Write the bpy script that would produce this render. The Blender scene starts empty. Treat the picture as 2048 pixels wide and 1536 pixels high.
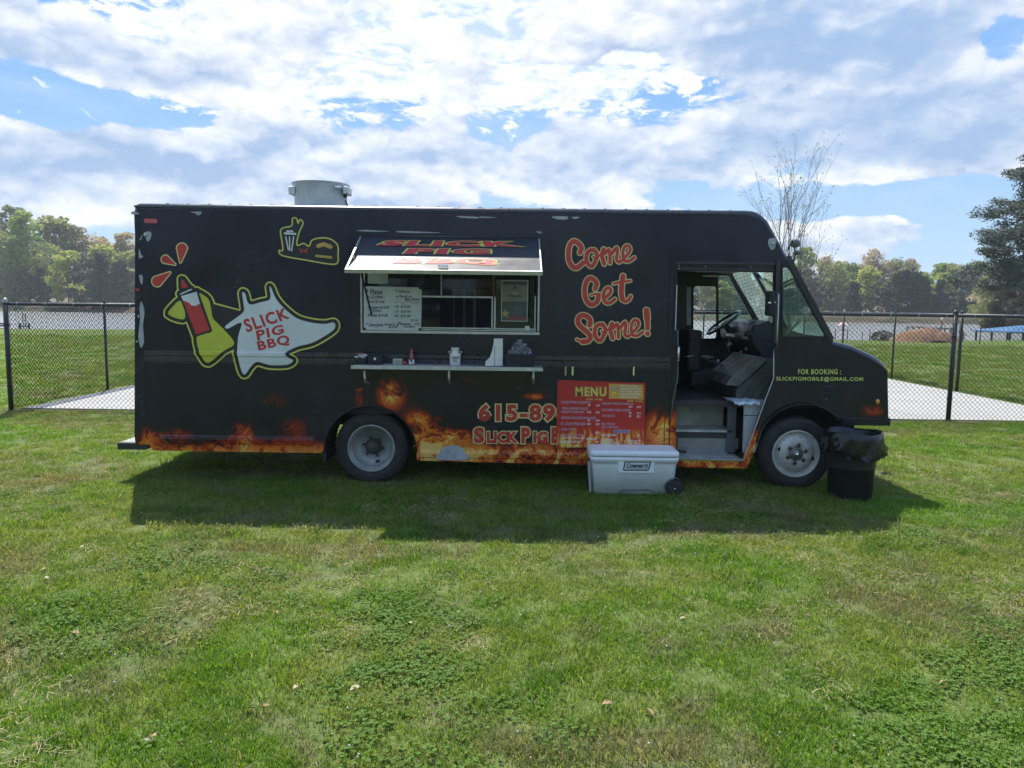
import bpy, bmesh, math, random
import numpy as np
from mathutils import Vector, Matrix, geometry
rnd = random.Random(7)
SC = bpy.context.scene
COL = SC.collection
R = math.radians

# ------------------------------------------------------------------ camera
PITCH, ROLL, FPX, CAMH = R(5.94), R(0.73), 1500.0, 1.80
fwd = Vector((0, math.cos(PITCH), -math.sin(PITCH)))
right0 = Vector((1, 0, 0)); up0 = right0.cross(fwd).normalized()
rgt = right0 * math.cos(ROLL) + up0 * math.sin(ROLL)
upv = up0 * math.cos(ROLL) - right0 * math.sin(ROLL)
cam_d = bpy.data.cameras.new('camera'); cam = bpy.data.objects.new('camera', cam_d); COL.objects.link(cam)
cam_d.lens = 36 * FPX / 2048; cam_d.sensor_width = 36; cam_d.clip_start = .05; cam_d.clip_end = 3000
cm = Matrix((rgt, upv, -fwd)).transposed().to_4x4(); cm.translation = Vector((0, 0, CAMH))
cam.matrix_world = cm
SC.camera = cam

def W(px, py, Y):
    """point of the place seen at photo pixel (px,py), at distance Y in front"""
    d = fwd + rgt * ((px - 1024) / FPX) - upv * ((py - 768) / FPX)
    t = Y / d.y
    return Vector((d.x * t, Y, CAMH + d.z * t))
def ray(px, py):
    return (fwd + rgt * ((px - 1024) / FPX) - upv * ((py - 768) / FPX)).normalized()

# ------------------------------------------------------------------ node helper
class G:
    def __init__(s, nt):
        s.nt = nt; nt.nodes.clear()
    def n(s, typ, ins=None, **props):
        nd = s.nt.nodes.new(typ)
        for k, v in props.items(): setattr(nd, k, v)
        for k, v in (ins or {}).items(): s.put(nd.inputs[k], v)
        return nd
    def put(s, sock, v):
        if isinstance(v, bpy.types.NodeSocket): s.nt.links.new(v, sock)
        else:
            if sock.type == 'RGBA' and len(v) == 3: v = (*v, 1)
            sock.default_value = v
    def m(s, op, a, b=0.0, c=0.0, clamp=False):
        nd = s.n('ShaderNodeMath', {0: a, 1: b, 2: c}, operation=op, use_clamp=clamp)
        return nd.outputs[0]
    def v(s, op, a, b=(0, 0, 0)):
        nd = s.n('ShaderNodeVectorMath', {0: a, 1: b}, operation=op)
        return nd.outputs['Value'] if op in ('DOT_PRODUCT', 'LENGTH') else nd.outputs[0]
    def ss(s, x, lo, hi, a=0.0, b=1.0):
        nd = s.n('ShaderNodeMapRange', {0: x, 1: lo, 2: hi, 3: a, 4: b}, interpolation_type='SMOOTHSTEP')
        return nd.outputs[0]
    def lin(s, x, lo, hi, a=0.0, b=1.0):
        return s.n('ShaderNodeMapRange', {0: x, 1: lo, 2: hi, 3: a, 4: b}).outputs[0]
    def mix(s, f, a, b, bt='MIX'):
        nd = s.n('ShaderNodeMix', {}, data_type='RGBA', blend_type=bt)
        s.put(nd.inputs[0], f); s.put(nd.inputs[6], a); s.put(nd.inputs[7], b)
        return nd.outputs[2]
    def noise(s, vec, scale, detail=4, rough=.5, dist=0.0, col=False):
        nd = s.n('ShaderNodeTexNoise', {'Vector': vec, 'Scale': scale, 'Detail': detail, 'Roughness': rough, 'Distortion': dist})
        return nd.outputs['Color' if col else 'Fac']
    def ramp(s, f, stops):
        nd = s.n('ShaderNodeValToRGB', {0: f}); cr = nd.color_ramp
        while len(cr.elements) < len(stops): cr.elements.new(.5)
        for e, (p, c) in zip(cr.elements, stops): e.position = p; e.color = (*c, 1)
        return nd.outputs[0]
    def xyz(s, v):
        nd = s.n('ShaderNodeSeparateXYZ', {0: v}); return nd.outputs
    def vec(s, x, y, z):
        return s.n('ShaderNodeCombineXYZ', {0: x, 1: y, 2: z}).outputs[0]

# ------------------------------------------------------------------ sky, sun, exposure
SUN_EL, SUN_AZ = R(58.5), R(-22)       # azimuth from +Y towards +X
sdir = Vector((math.sin(SUN_AZ) * math.cos(SUN_EL), math.cos(SUN_AZ) * math.cos(SUN_EL), math.sin(SUN_EL)))
world = bpy.data.worlds.new("World"); SC.world = world; world.use_nodes = True
g = G(world.node_tree)
sky = g.n('ShaderNodeTexSky', sky_type='NISHITA', sun_disc=False)
sky.sun_elevation = SUN_EL; sky.sun_rotation = SUN_AZ; sky.air_density = 1.0; sky.dust_density = 0.6; sky.ozone_density = 1.6
tc = g.n('ShaderNodeTexCoord'); D = tc.outputs['Generated']
def gauss(px, py, sx, sz, amp):
    c = ray(px, py)
    d = g.v('SUBTRACT', D, tuple(c)); d = g.v('MULTIPLY', d, (1 / sx, 1 / .9, 1 / sz))
    q = g.v('DOT_PRODUCT', d, d)
    return g.m('MULTIPLY', g.m('EXPONENT', g.m('MULTIPLY', q, -1.0)), amp)
def total(lst):
    t = None
    for a in lst:
        e = gauss(*a); t = e if t is None else g.m('ADD', t, e)
    return t
# coverage: where the cumulus sits, and the blue gaps between
cov = total([(120, 90, .18, .060, .24), (60, 320, .20, .045, .19), (420, 350, .26, .05, .17), (760, 300, .20, .035, .12), (330, 170, .12, .04, .12),
             (1690, 50, .24, .085, .40), (1820, 240, .22, .05, .20), (1300, 285, .20, .035, .15), (1760, 470, .20, .028, .18), (1560, 140, .14, .03, .10),
             (1050, 370, .3, .03, .13), (200, 410, .2, .025, .12), (1950, 330, .12, .04, .12),
             (90, 195, .11, .028, -.32), (290, 225, .08, .022, -.20), (1350, 170, .12, .030, -.30), (1790, 400, .13, .022, -.26), (630, 205, .08, .016, -.12),
             (2020, 85, .035, .03, -.26), (285, 40, .05, .022, -.20), (1010, 255, .05, .018, -.12), (1640, 415, .05, .016, -.10)])
P1 = g.v('MULTIPLY', D, (5.2, 5.2, 10.0))
wrp = g.v('MULTIPLY', g.v('SUBTRACT', g.noise(P1, 3.2, 3, .6, col=True), (.5, .5, .5)), (.20, .20, .20))
P2 = g.v('ADD', P1, wrp)
def cum(off):
    o_ = g.v('ADD', P2, off)
    vo = g.n('ShaderNodeTexVoronoi', {'Vector': o_, 'Scale': 3.4, 'Detail': 1.0, 'Roughness': .6}, feature='F1', normalize=True).outputs['Distance']
    return g.m('ADD', g.noise(o_, 1.2, 6, .55), g.m('MULTIPLY', g.m('SUBTRACT', .42, vo), .20))
n1 = cum((3.1, 1.7, 0.4)); n1b = cum((3.1 - .03, 1.7 + .05, 0.4 + .14))
dens = g.m('ADD', n1, cov); densb = g.m('ADD', n1b, cov)
mask = g.ss(dens, .545, .615)
edge = g.m('SUBTRACT', densb, dens)
lit = g.m('ADD', g.m('MULTIPLY', edge, -5.0), .64)
thick = g.ss(dens, .64, .92)
lit = g.m('SUBTRACT', lit, g.m('MULTIPLY', thick, .42), clamp=True)
# high rippled patch
ripP = g.v('MULTIPLY', D, (30, 30, 78))
ripP = g.v('ADD', ripP, g.v('MULTIPLY', g.noise(ripP, .35, 2, .5, col=True), (2.0, 2.0, 3.2)))
rv = g.n('ShaderNodeTexVoronoi', {'Vector': ripP, 'Scale': 1.0, 'Detail': 0.0, 'Roughness': .6}, feature='F1', normalize=True).outputs['Distance']
rip = g.m('ADD', g.noise(ripP, .85, 4, .66), g.m('MULTIPLY', g.m('SUBTRACT', .38, rv), .30))
ripcov = total([(780, 60, .30, .085, .40), (1150, 60, .24, .075, .38), (470, 110, .14, .05, .28), (1080, 170, .16, .03, .18), (560, 170, .12, .03, .14)])
ripmask = g.ss(g.m('ADD', rip, g.m('SUBTRACT', ripcov, .25)), .45, .60)
grey = total([(1690, 50, .18, .06, .95), (1840, 250, .24, .035, .65), (90, 100, .12, .035, .60), (1930, 150, .10, .04, .30),
              (560, 300, .3, .025, .35), (60, 330, .12, .03, .35), (1650, 320, .20, .025, .40), (1100, 300, .2, .02, .3)])
ccol = g.mix(lit, (4.3, 5.9, 8.7), (12.2, 12.3, 12.6))
ccol = g.mix(g.m('MULTIPLY', grey, g.m('SUBTRACT', 1.0, g.m('MULTIPLY', lit, .55)), clamp=True), ccol, (4.2, 6.1, 9.2))
skyb = g.mix(g.ss(g.xyz(D)[2], 0.0, .30), (5.8, 9.0, 12.6), (2.9, 6.3, 12.4))
base = g.mix(.75, sky.outputs[0], skyb)
veil = g.m('MULTIPLY', g.ss(g.noise(g.v('MULTIPLY', D, (3, 3, 12)), 1.6, 5, .6), .45, .75), .28)
base = g.mix(veil, base, (8.8, 10.4, 12.4))
c1 = g.mix(g.m('MULTIPLY', ripmask, .95), base, g.mix(g.ss(rip, .36, .62), (7.0, 8.8, 11.2), (12.4, 12.7, 12.8)))
c2 = g.mix(g.m('MULTIPLY', mask, .94), c1, ccol)
hz = g.m('EXPONENT', g.m('MULTIPLY', g.m('ABSOLUTE', g.xyz(D)[2]), -16.0))
c3 = g.mix(g.m('MULTIPLY', hz, .50), c2, (8.0, 10.0, 12.6))
bg = g.n('ShaderNodeBackground', {'Color': c3, 'Strength': 0.064})
out = g.n('ShaderNodeOutputWorld', {'Surface': bg.outputs[0]})

sun_d = bpy.data.lights.new('sun', 'SUN'); sun = bpy.data.objects.new('sun', sun_d); COL.objects.link(sun)
sun_d.energy = 5.0; sun_d.angle = R(0.53); sun_d.color = (1, .955, .88)
sun.rotation_euler = (-sdir).to_track_quat('-Z', 'Y').to_euler()
sun.location = (-10, 20, 40)
SC.view_settings.view_transform = 'Standard'; SC.view_settings.look = 'None'
SC.view_settings.gamma = 1; SC.view_settings.use_curve_mapping = False
SC.view_settings.exposure = 0.50

# ------------------------------------------------------------------ materials
MATS = {}
def mat(name, col, rough=.5, metal=0.0, var=.12, vs=6.0, bump=0.0, bs=40.0, coat=0.0, coatr=.08, spec=.5, col2=None, dirt=0.0):
    """painted / solid material with fine colour variation and relief"""
    if name in MATS: return MATS[name]
    m = bpy.data.materials.new(name); m.use_nodes = True; q = G(m.node_tree); MATS[name] = m
    P = q.n('ShaderNodeTexCoord').outputs['Object']
    n = q.noise(P, vs, 5, .6)
    c2 = col2 or tuple(c * (1 - var) for c in col)
    c1 = tuple(min(1, c * (1 + var)) for c in col) if not col2 else col
    c = q.mix(q.ss(n, .35, .65), c1, c2)
    if dirt:
        d = q.ss(q.noise(P, vs * 2.7, 6, .7, .5), .5, .75)
        c = q.mix(q.m('MULTIPLY', d, dirt), c, (.10, .085, .06))
    b = q.n('ShaderNodeBsdfPrincipled', {'Base Color': c, 'Metallic': metal, 'Coat Weight': coat, 'Coat Roughness': coatr,
                                          'Specular IOR Level': spec,
                                          'Roughness': q.lin(q.noise(P, vs * 3, 4, .6), .2, .8, max(0.02, rough - .1), min(1, rough + .1))})
    if bump:
        bn = q.n('ShaderNodeBump', {'Height': q.noise(P, bs, 4, .6), 'Strength': bump, 'Distance': .004})
        q.put(b.inputs['Normal'], bn.outputs[0])
    q.n('ShaderNodeOutputMaterial', {0: b.outputs[0]})
    return m

def glass(name, tint, refl=1.0, rough=.02, body=0.0, bodycol=(.1, .2, .18)):
    if name in MATS: return MATS[name]
    m = bpy.data.materials.new(name); m.use_nodes = True; q = G(m.node_tree); MATS[name] = m
    fr = q.n('ShaderNodeFresnel', {'IOR': 1.5}).outputs[0]
    P = q.n('ShaderNodeTexCoord').outputs['Object']
    t = q.n('ShaderNodeBsdfTransparent', {'Color': tint}).outputs[0]
    if body:
        df = q.n('ShaderNodeBsdfDiffuse', {'Color': bodycol}).outputs[0]
        t = q.n('ShaderNodeMixShader', {0: q.m('MULTIPLY', q.ss(q.noise(P, 3, 5, .6), .2, .9), body), 1: t, 2: df}).outputs[0]
    gl = q.n('ShaderNodeBsdfGlossy', {'Color': (1, 1, 1), 'Roughness': rough}).outputs[0]
    s = q.n('ShaderNodeMixShader', {0: q.m('MULTIPLY', fr, refl, clamp=True), 1: t, 2: gl})
    q.n('ShaderNodeOutputMaterial', {0: s.outputs[0]})
    return m

# ------------------------------------------------------------------ mesh helpers
def origin(o):
    v = Vector((0, 0, 0))
    while o is not None: v += o.location; o = o.parent
    return v
class MB:
    def __init__(s): s.v = []; s.f = []; s.sm = []
    def add(s, vs, fs, smooth=False):
        k = len(s.v); s.v += [tuple(p) for p in vs]
        s.f += [tuple(i + k for i in f) for f in fs]; s.sm += [smooth] * len(fs); return s
    def box(s, x0, x1, y0, y1, z0, z1, b=0.0):
        if b <= 0:
            vs = [(x, y, z) for z in (z0, z1) for y in (y0, y1) for x in (x0, x1)]
            return s.add(vs, [(0, 2, 3, 1), (4, 5, 7, 6), (0, 1, 5, 4), (2, 6, 7, 3), (0, 4, 6, 2), (1, 3, 7, 5)])
        bm = bmesh.new(); bmesh.ops.create_cube(bm, size=1)
        for v in bm.verts: v.co = Vector((x0 + (v.co.x + .5) * (x1 - x0), y0 + (v.co.y + .5) * (y1 - y0), z0 + (v.co.z + .5) * (z1 - z0)))
        bmesh.ops.bevel(bm, geom=bm.edges[:], offset=b, segments=2, affect='EDGES', profile=.5)
        return s.bm(bm)
    def bm(s, bm, smooth=False):
        bm.verts.index_update()
        s.add([v.co[:] for v in bm.verts], [[v.index for v in f.verts] for f in bm.faces], smooth); bm.free(); return s
    def tube(s, pts, r, n=8, smooth=True, caps=True):
        pts = [Vector(p) for p in pts]; k = len(pts)
        rs = r if isinstance(r, (list, tuple)) else [r] * k
        vs = []; prev = None
        for i, p in enumerate(pts):
            t = (pts[min(i + 1, k - 1)] - pts[max(i - 1, 0)]).normalized()
            if prev is None:
                a = t.orthogonal().normalized()
            else:
                a = (prev - t * prev.dot(t))
                a = a.normalized() if a.length > 1e-6 else t.orthogonal().normalized()
            prev = a; b = t.cross(a)
            for j in range(n):
                th = 2 * math.pi * j / n
                vs.append(p + (a * math.cos(th) + b * math.sin(th)) * rs[i])
        fs = [(i * n + j, i * n + (j + 1) % n, (i + 1) * n + (j + 1) % n, (i + 1) * n + j) for i in range(k - 1) for j in range(n)]
        s.add(vs, fs, smooth)
        if caps:
            o = len(s.v) - len(vs)
            s.f += [tuple(o + j for j in range(n))[::-1], tuple(o + (k - 1) * n + j for j in range(n))]; s.sm += [False, False]
        return s
    def lathe(s, prof, c, axis='z', n=32, smooth=True, a0=0, a1=2 * math.pi):
        """prof: (radius, height)"""
        c = Vector(c); full = abs(a1 - a0 - 2 * math.pi) < 1e-6; m = n if full else n + 1
        vs = []
        for r, h in prof:
            for j in range(m):
                th = a0 + (a1 - a0) * j / n
                u, w = r * math.cos(th), r * math.sin(th)
                vs.append(c + Vector({'z': (u, w, h), 'y': (u, h, w), 'x': (h, u, w)}[axis]))
        fs = []
        for i in range(len(prof) - 1):
            for j in range(n):
                j2 = (j + 1) % m
                fs.append((i * m + j, i * m + j2, (i + 1) * m + j2, (i + 1) * m + j))
        return s.add(vs, fs, smooth)
    def ell(s, c, r, n=10, m=7, rot=None, jit=0.0, rr=rnd):
        vs = []; fs = []
        for i in range(m + 1):
            ph = math.pi * i / m
            for j in range(n):
                th = 2 * math.pi * j / n
                p = Vector((math.sin(ph) * math.cos(th) * r[0], math.sin(ph) * math.sin(th) * r[1], math.cos(ph) * r[2]))
                if jit: p *= 1 + rr.uniform(-jit, jit)
                if rot: p = rot @ p
                vs.append(Vector(c) + p)
        for i in range(m):
            for j in range(n):
                fs.append((i * n + j, i * n + (j + 1) % n, (i + 1) * n + (j + 1) % n, (i + 1) * n + j))
        return s.add(vs, fs, True)
    def slab(s, loops, y0, y1):
        """loops: list of closed loops of (x,z), first outer then holes; extruded from y0 (front) to y1"""
        lp = [[Vector((x, z, 0)) for x, z in l] for l in loops]
        tris = geometry.tessellate_polygon(lp)
        flat = [p for l in lp for p in l]; N = len(flat)
        vs = [(p.x, y0, p.y) for p in flat] + [(p.x, y1, p.y) for p in flat]
        fs = []
        for a, b, c in tris:
            A, B, C_ = flat[a], flat[b], flat[c]
            if (B - A).cross(C_ - A).z < 0: b, c = c, b
            fs.append((a, b, c)); fs.append((a + N, c + N, b + N))
        k = 0
        for l in lp:
            n = len(l)
            for i in range(n):
                j = (i + 1) % n; fs.append((k + i, k + j, k + j + N, k + i + N))
            k += n
        return s.add(vs, fs)
    def bar(s, a, b, w, h, up=(0, 0, 1)):
        a, b = Vector(a), Vector(b); t = (b - a).normalized(); u = Vector(up)
        r = t.cross(u)
        if r.length < 1e-5: u = Vector((1, 0, 0)); r = t.cross(u)
        r.normalize(); u = r.cross(t)
        vs = [p + r * (sx * w / 2) + u * (sz * h / 2) for p in (a, b) for sz in (-1, 1) for sx in (-1, 1)]
        return s.add(vs, [(0, 2, 3, 1), (4, 5, 7, 6), (0, 1, 5, 4), (2, 6, 7, 3), (0, 4, 6, 2), (1, 3, 7, 5)])
    def mesh(s, name, m, org=Vector((0, 0, 0))):
        me = bpy.data.meshes.new(name)
        me.from_pydata([(p[0] - org.x, p[1] - org.y, p[2] - org.z) for p in s.v], [], s.f)
        me.polygons.foreach_set('use_smooth', s.sm)
        if m: me.materials.append(m)
        me.update(); return me
    def build(s, name, m, parent=None, fix=True, **kw):
        org = origin(parent) if parent is not None else Vector((0, 0, 0))
        me = s.mesh(name, m, org)
        if fix and len(s.f) < 60000:
            b = bmesh.new(); b.from_mesh(me); bmesh.ops.recalc_face_normals(b, faces=b.faces[:]); b.to_mesh(me); b.free()
        o = bpy.data.objects.new(name, me); COL.objects.link(o); o.parent = parent
        for k, v in kw.items(): o[k] = v
        return o
def thing(name, label, cat, loc=(0, 0, 0), group=None, rz=0.0):
    o = bpy.data.objects.new(name, None); COL.objects.link(o); o.empty_display_size = .2
    o.location = loc; o.rotation_euler = (0, 0, rz); o['label'] = label; o['category'] = cat
    if group: o['group'] = group
    return o
def tag(o, label, cat, group=None):
    o['label'] = label; o['category'] = cat
    if group: o['group'] = group
    return o
def copy_tree(o, parent=None):
    c = o.copy(); COL.objects.link(c)
    if parent is not None: c.parent = parent
    for ch in list(o.children): copy_tree(ch, c)
    return c
def smooth_path(pts, n=8, closed=False):
    pts = [Vector(p) for p in pts]; k = len(pts); out = []
    rng = range(k) if closed else range(k - 1)
    for i in rng:
        if closed: p0, p1, p2, p3 = pts[(i - 1) % k], pts[i], pts[(i + 1) % k], pts[(i + 2) % k]
        else: p0, p1, p2, p3 = pts[max(i - 1, 0)], pts[i], pts[i + 1], pts[min(i + 2, k - 1)]
        for j in range(n):
            t = j / n
            out.append(.5 * ((2 * p1) + (p2 - p0) * t + (2 * p0 - 5 * p1 + 4 * p2 - p3) * t * t + (3 * p1 - p0 - 3 * p2 + p3) * t ** 3))
    if not closed: out.append(pts[-1])
    return out

# ------------------------------------------------------------------ flat print: distance fields turned into thin clean sheets
def seg_dist(X, Y, pts, rad=None):
    d = np.full(X.shape, 1e9)
    for i in range(len(pts) - 1):
        ax, ay = pts[i][0], pts[i][1]; bx, by = pts[i + 1][0], pts[i + 1][1]
        dx, dy = bx - ax, by - ay; L = dx * dx + dy * dy + 1e-12
        t = np.clip(((X - ax) * dx + (Y - ay) * dy) / L, 0, 1)
        q = np.hypot(X - ax - t * dx, Y - ay - t * dy)
        if rad is not None: q = q - (rad[i] * (1 - t) + rad[i + 1] * t)
        d = np.minimum(d, q)
    return d
def poly_sdf(X, Y, pts):
    p = list(pts) + [pts[0]]
    d = seg_dist(X, Y, p); ins = np.zeros(X.shape, bool)
    for i in range(len(p) - 1):
        x1, y1, x2, y2 = p[i][0], p[i][1], p[i + 1][0], p[i + 1][1]
        if y1 == y2: continue
        c = ((y1 > Y) != (y2 > Y)) & (X < (x2 - x1) * (Y - y1) / (y2 - y1) + x1)
        ins ^= c
    return np.where(ins, -d, d)
def sdf_sheet(fn, x0, y0, x1, y1, res, level):
    """contour fill of fn(X,Y) < level over a pixel-sized grid; returns verts (x,y), faces"""
    nx = int((x1 - x0) / res) + 2; ny = int((y1 - y0) / res) + 2
    xs = x0 + np.arange(nx) * res; ys = y0 + np.arange(ny) * res
    X, Y = np.meshgrid(xs, ys); F = fn(X, Y) - level
    ins = F < 0
    cnt = ins[:-1, :-1].astype(int) + ins[1:, :-1] + ins[:-1, 1:] + ins[1:, 1:]
    V = []; Fc = []
    for j in range(ny - 1):
        row = cnt[j]; i = 0
        nz = np.nonzero(row)[0]
        if not len(nz): continue
        i = nz[0]; last = nz[-1]
        while i <= last:
            c = row[i]
            if c == 0: i += 1; continue
            if c == 4:
                k = i
                while k <= last and row[k] == 4: k += 1
                b = len(V); V += [(xs[i], ys[j]), (xs[k], ys[j]), (xs[k], ys[j + 1]), (xs[i], ys[j + 1])]
                Fc.append((b, b + 1, b + 2, b + 3)); i = k; continue
            cs = [(i, j), (i + 1, j), (i + 1, j + 1), (i, j + 1)]
            poly = []
            for a in range(4):
                (ia, ja), (ib, jb) = cs[a], cs[(a + 1) % 4]
                fa, fb = F[ja, ia], F[jb, ib]
                if fa < 0: poly.append((xs[ia], ys[ja]))
                if (fa < 0) != (fb < 0):
                    t = fa / (fa - fb); poly.append((xs[ia] + (xs[ib] - xs[ia]) * t, ys[ja] + (ys[jb] - ys[ja]) * t))
            if len(poly) >= 3:
                b = len(V); V += poly; Fc.append(tuple(range(b, b + len(poly))))
            i += 1
    return V, Fc
# ------------------------------------------------------------------ the ground
def sst(a, b, x):
    t = np.clip((x - a) / (b - a), 0, 1); return t * t * (3 - 2 * t)
def hgt(x, y):
    x = np.asarray(x, float); y = np.asarray(y, float)
    z = .018 * np.sin(x * .9 + 1.3) * np.cos(y * .7) * sst(0, 3, y) * (1 - sst(10, 14, y))
    z = z - .05 * sst(24, 40, y) - 1.15 * sst(48, 62, y + 2.5 * np.sin(x * .11))
    bank = 150 + 5 * np.sin(x * .05 + 1) + 4 * np.sin(x * .13)
    z = z + 1.9 * sst(bank - 2, bank + 7, y) + .6 * sst(bank + 10, bank + 40, y) + 3 * sst(260, 500, y)
    return z
WATER_Z = -.62
def lawn_colour(q, P, soil):
    """patchy turf colours shared by the ground sheet and the blades"""
    n1 = q.noise(P, .55, 5, .6, .6); n2 = q.noise(P, 2.3, 4, .6, .4); n3 = q.noise(P, 9.0, 4, .65)
    n4 = q.noise(q.v('ADD', P, (31, 7, 0)), .9, 5, .62, .8)
    c = q.mix(q.ss(n1, .40, .62), (.116, .224, .018), (.190, .240, .050))
    c = q.mix(q.m('MULTIPLY', q.ss(n4, .49, .60), .85), c, (.180, .200, .092))
    c = q.mix(q.m('MULTIPLY', q.ss(n2, .52, .66), .75), c, (.064, .155, .012))
    dry = q.m('MULTIPLY', q.ss(n4, .54, .68), q.ss(n3, .40, .60))
    c = q.mix(q.m('MULTIPLY', dry, .65), c, (.25, .20, .11))
    if soil:
        near = q.ss(q.xyz(P)[1], 16, 7)
        th = q.mix(q.ss(q.noise(P, 38, 3, .7), .40, .62), (.075, .095, .028), (.19, .18, .09))
        c = q.mix(q.m('MULTIPLY', near, .60), c, th)
    return c
gm = bpy.data.materials.new('lawn'); gm.use_nodes = True; q = G(gm.node_tree)
P = q.n('ShaderNodeNewGeometry').outputs['Position']
c = lawn_colour(q, P, True); sx = q.xyz(P)
fine = q.noise(q.v('MULTIPLY', P, (1, .35, 1)), 22, 5, .7)
c = q.mix(q.ss(fine, .3, .7), q.mix(1.0, c, (.62, .62, .62), 'MULTIPLY'), c)
spk = q.ss(q.noise(P, 7.0, 3, .8), .66, .72)
c = q.mix(q.m('MULTIPLY', spk, .25), c, (.30, .30, .16))
farw = q.ss(sx[1], 118, 140)
c = q.mix(farw, c, q.mix(q.ss(q.noise(P, .12, 5, .6), .4, .6), (.17, .115, .085), (.07, .08, .04)))
mud = q.m('MULTIPLY', q.ss(sx[1], 54.5, 57), q.ss(q.noise(P, .8, 4, .6), .3, .55))
c = q.mix(q.m('MULTIPLY', mud, q.m('SUBTRACT', 1.0, farw)), c, (.13, .11, .085))
bmp = q.n('ShaderNodeBump', {'Height': q.noise(P, 30, 5, .7), 'Strength': .45, 'Distance': .02})
b = q.n('ShaderNodeBsdfPrincipled', {'Base Color': c, 'Roughness': .9, 'Specular IOR Level': .15, 'Normal': bmp.outputs[0]})
q.n('ShaderNodeOutputMaterial', {0: b.outputs[0]})
def sheet(xs, ys, zf):
    X, Y = np.meshgrid(xs, ys); Z = zf(X, Y); nx, ny = len(xs), len(ys)
    v = np.stack([X.ravel(), Y.ravel(), Z.ravel()], 1).tolist()
    f = [(j * nx + i, j * nx + i + 1, (j + 1) * nx + i + 1, (j + 1) * nx + i) for j in range(ny - 1) for i in range(nx - 1)]
    return v, f
xs = sorted(set([-900, -500, -300] + list(np.arange(-200, 201, 5.0)) + list(np.arange(-20, 20.1, 1.0)) + [300, 500, 900]))
ys = sorted(set([-300, -120, -60, -30, -15] + list(np.arange(-8, 30, 1.0)) + list(np.arange(30, 70, 1.5)) + list(np.arange(70, 140, 8.0)) + list(np.arange(140, 170, 1.5)) + [180, 190, 210, 260, 300, 380, 500, 900, 1500]))
v, f = sheet(xs, ys, hgt)
o = MB().add(v, f, True).build('ground', gm, fix=False); o['kind'] = 'structure'

# water
wm = bpy.data.materials.new('lake_water'); wm.use_nodes = True; q = G(wm.node_tree)
P = q.n('ShaderNodeNewGeometry').outputs['Position']
h = q.m('ADD', q.noise(q.v('MULTIPLY', P, (.6, 1.6, 1)), 1.1, 5, .65), q.m('MULTIPLY', q.noise(P, .12, 3, .5), .8))
bmp = q.n('ShaderNodeBump', {'Height': h, 'Strength': .40, 'Distance': .20})
b = q.n('ShaderNodeBsdfPrincipled', {'Base Color': (.36, .375, .37), 'Roughness': .24, 'IOR': 1.33, 'Specular IOR Level': .8, 'Normal': bmp.outputs[0]})
q.n('ShaderNodeOutputMaterial', {0: b.outputs[0]})
o = MB().add([(-700, 50, WATER_Z), (700, 50, WATER_Z), (700, 162, WATER_Z), (-700, 162, WATER_Z)], [(0, 1, 2, 3)]).build('water', wm); o['kind'] = 'structure'

# concrete pad behind the truck
cmat = bpy.data.materials.new('concrete'); cmat.use_nodes = True; q = G(cmat.node_tree)
P = q.n('ShaderNodeNewGeometry').outputs['Position']
c = q.mix(q.ss(q.noise(P, .6, 5, .6), .3, .7), (.40, .385, .365), (.35, .335, .315))
c = q.mix(q.m('MULTIPLY', q.ss(q.noise(P, 1.3, 6, .75), .50, .70), .45), c, (.26, .24, .215))
bmp = q.n('ShaderNodeBump', {'Height': q.noise(P, 60, 4, .7), 'Strength': .3, 'Distance': .004})
b = q.n('ShaderNodeBsdfPrincipled', {'Base Color': c, 'Roughness': .85, 'Normal': bmp.outputs[0]})
q.n('ShaderNodeOutputMaterial', {0: b.outputs[0]})
root = bpy.data.objects.new('concrete_pad', None); COL.objects.link(root); root['kind'] = 'structure'
PX0, PX1, PY0, PY1 = -8.05, 9.85, 12.22, 26.0
pb = MB(); pb.box(-1.48, 1.48, -1.15, 1.15, -.10, .032, .008); sme = pb.mesh('concrete_slab', cmat)
nxs, nys = 6, 6
for i in range(nxs):
    for j in range(nys):
        o = bpy.data.objects.new('concrete_slab', sme); COL.objects.link(o); o.parent = root
        o.location = (PX0 + (i + .5) * (PX1 - PX0) / nxs, PY0 + (j + .5) * (PY1 - PY0) / nys, 0)
        o.scale = ((PX1 - PX0) / nxs / 2.972, (PY1 - PY0) / nys / 2.312, 1)

# ------------------------------------------------------------------ grass blades, clover
bl = bpy.data.materials.new('grass_blade'); bl.use_nodes = True; q = G(bl.node_tree)
P = q.n('ShaderNodeNewGeometry').outputs['Position']
c = lawn_colour(q, P, False)
rn = q.n('ShaderNodeNewGeometry').outputs['Random Per Island']
hf = q.noise(P, 26, 3, .7)
c = q.mix(q.ss(hf, .36, .50, 1.0, 0.0), c, q.mix(1.0, c, (.62, .70, .60), 'MULTIPLY'))
c = q.mix(q.ss(hf, .52, .66), c, q.mix(1.0, c, (1.35, 1.22, 1.5), 'MULTIPLY'))
c = q.mix(q.m('MULTIPLY', q.ss(rn, .5, 1.0), .7), c, q.mix(1.0, c, (1.8, 1.5, 1.9), 'MULTIPLY'))
c = q.mix(q.ss(rn, .93, .94), c, (.34, .30, .16))
c = q.mix(q.ss(q.m('SUBTRACT', 1.0, rn), .75, 1.0), c, q.mix(1.0, c, (.6, .7, .55), 'MULTIPLY'))
df = q.n('ShaderNodeBsdfPrincipled', {'Base Color': c, 'Roughness': .45, 'Specular IOR Level': .35}).outputs[0]
tr = q.n('ShaderNodeBsdfTranslucent', {'Color': q.mix(1.0, c, (1.6, 1.6, .75), 'MULTIPLY')}).outputs[0]
sh = q.n('ShaderNodeMixShader', {0: .50, 1: df, 2: tr})
q.n('ShaderNodeOutputMaterial', {0: sh.outputs[0]})
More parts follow.
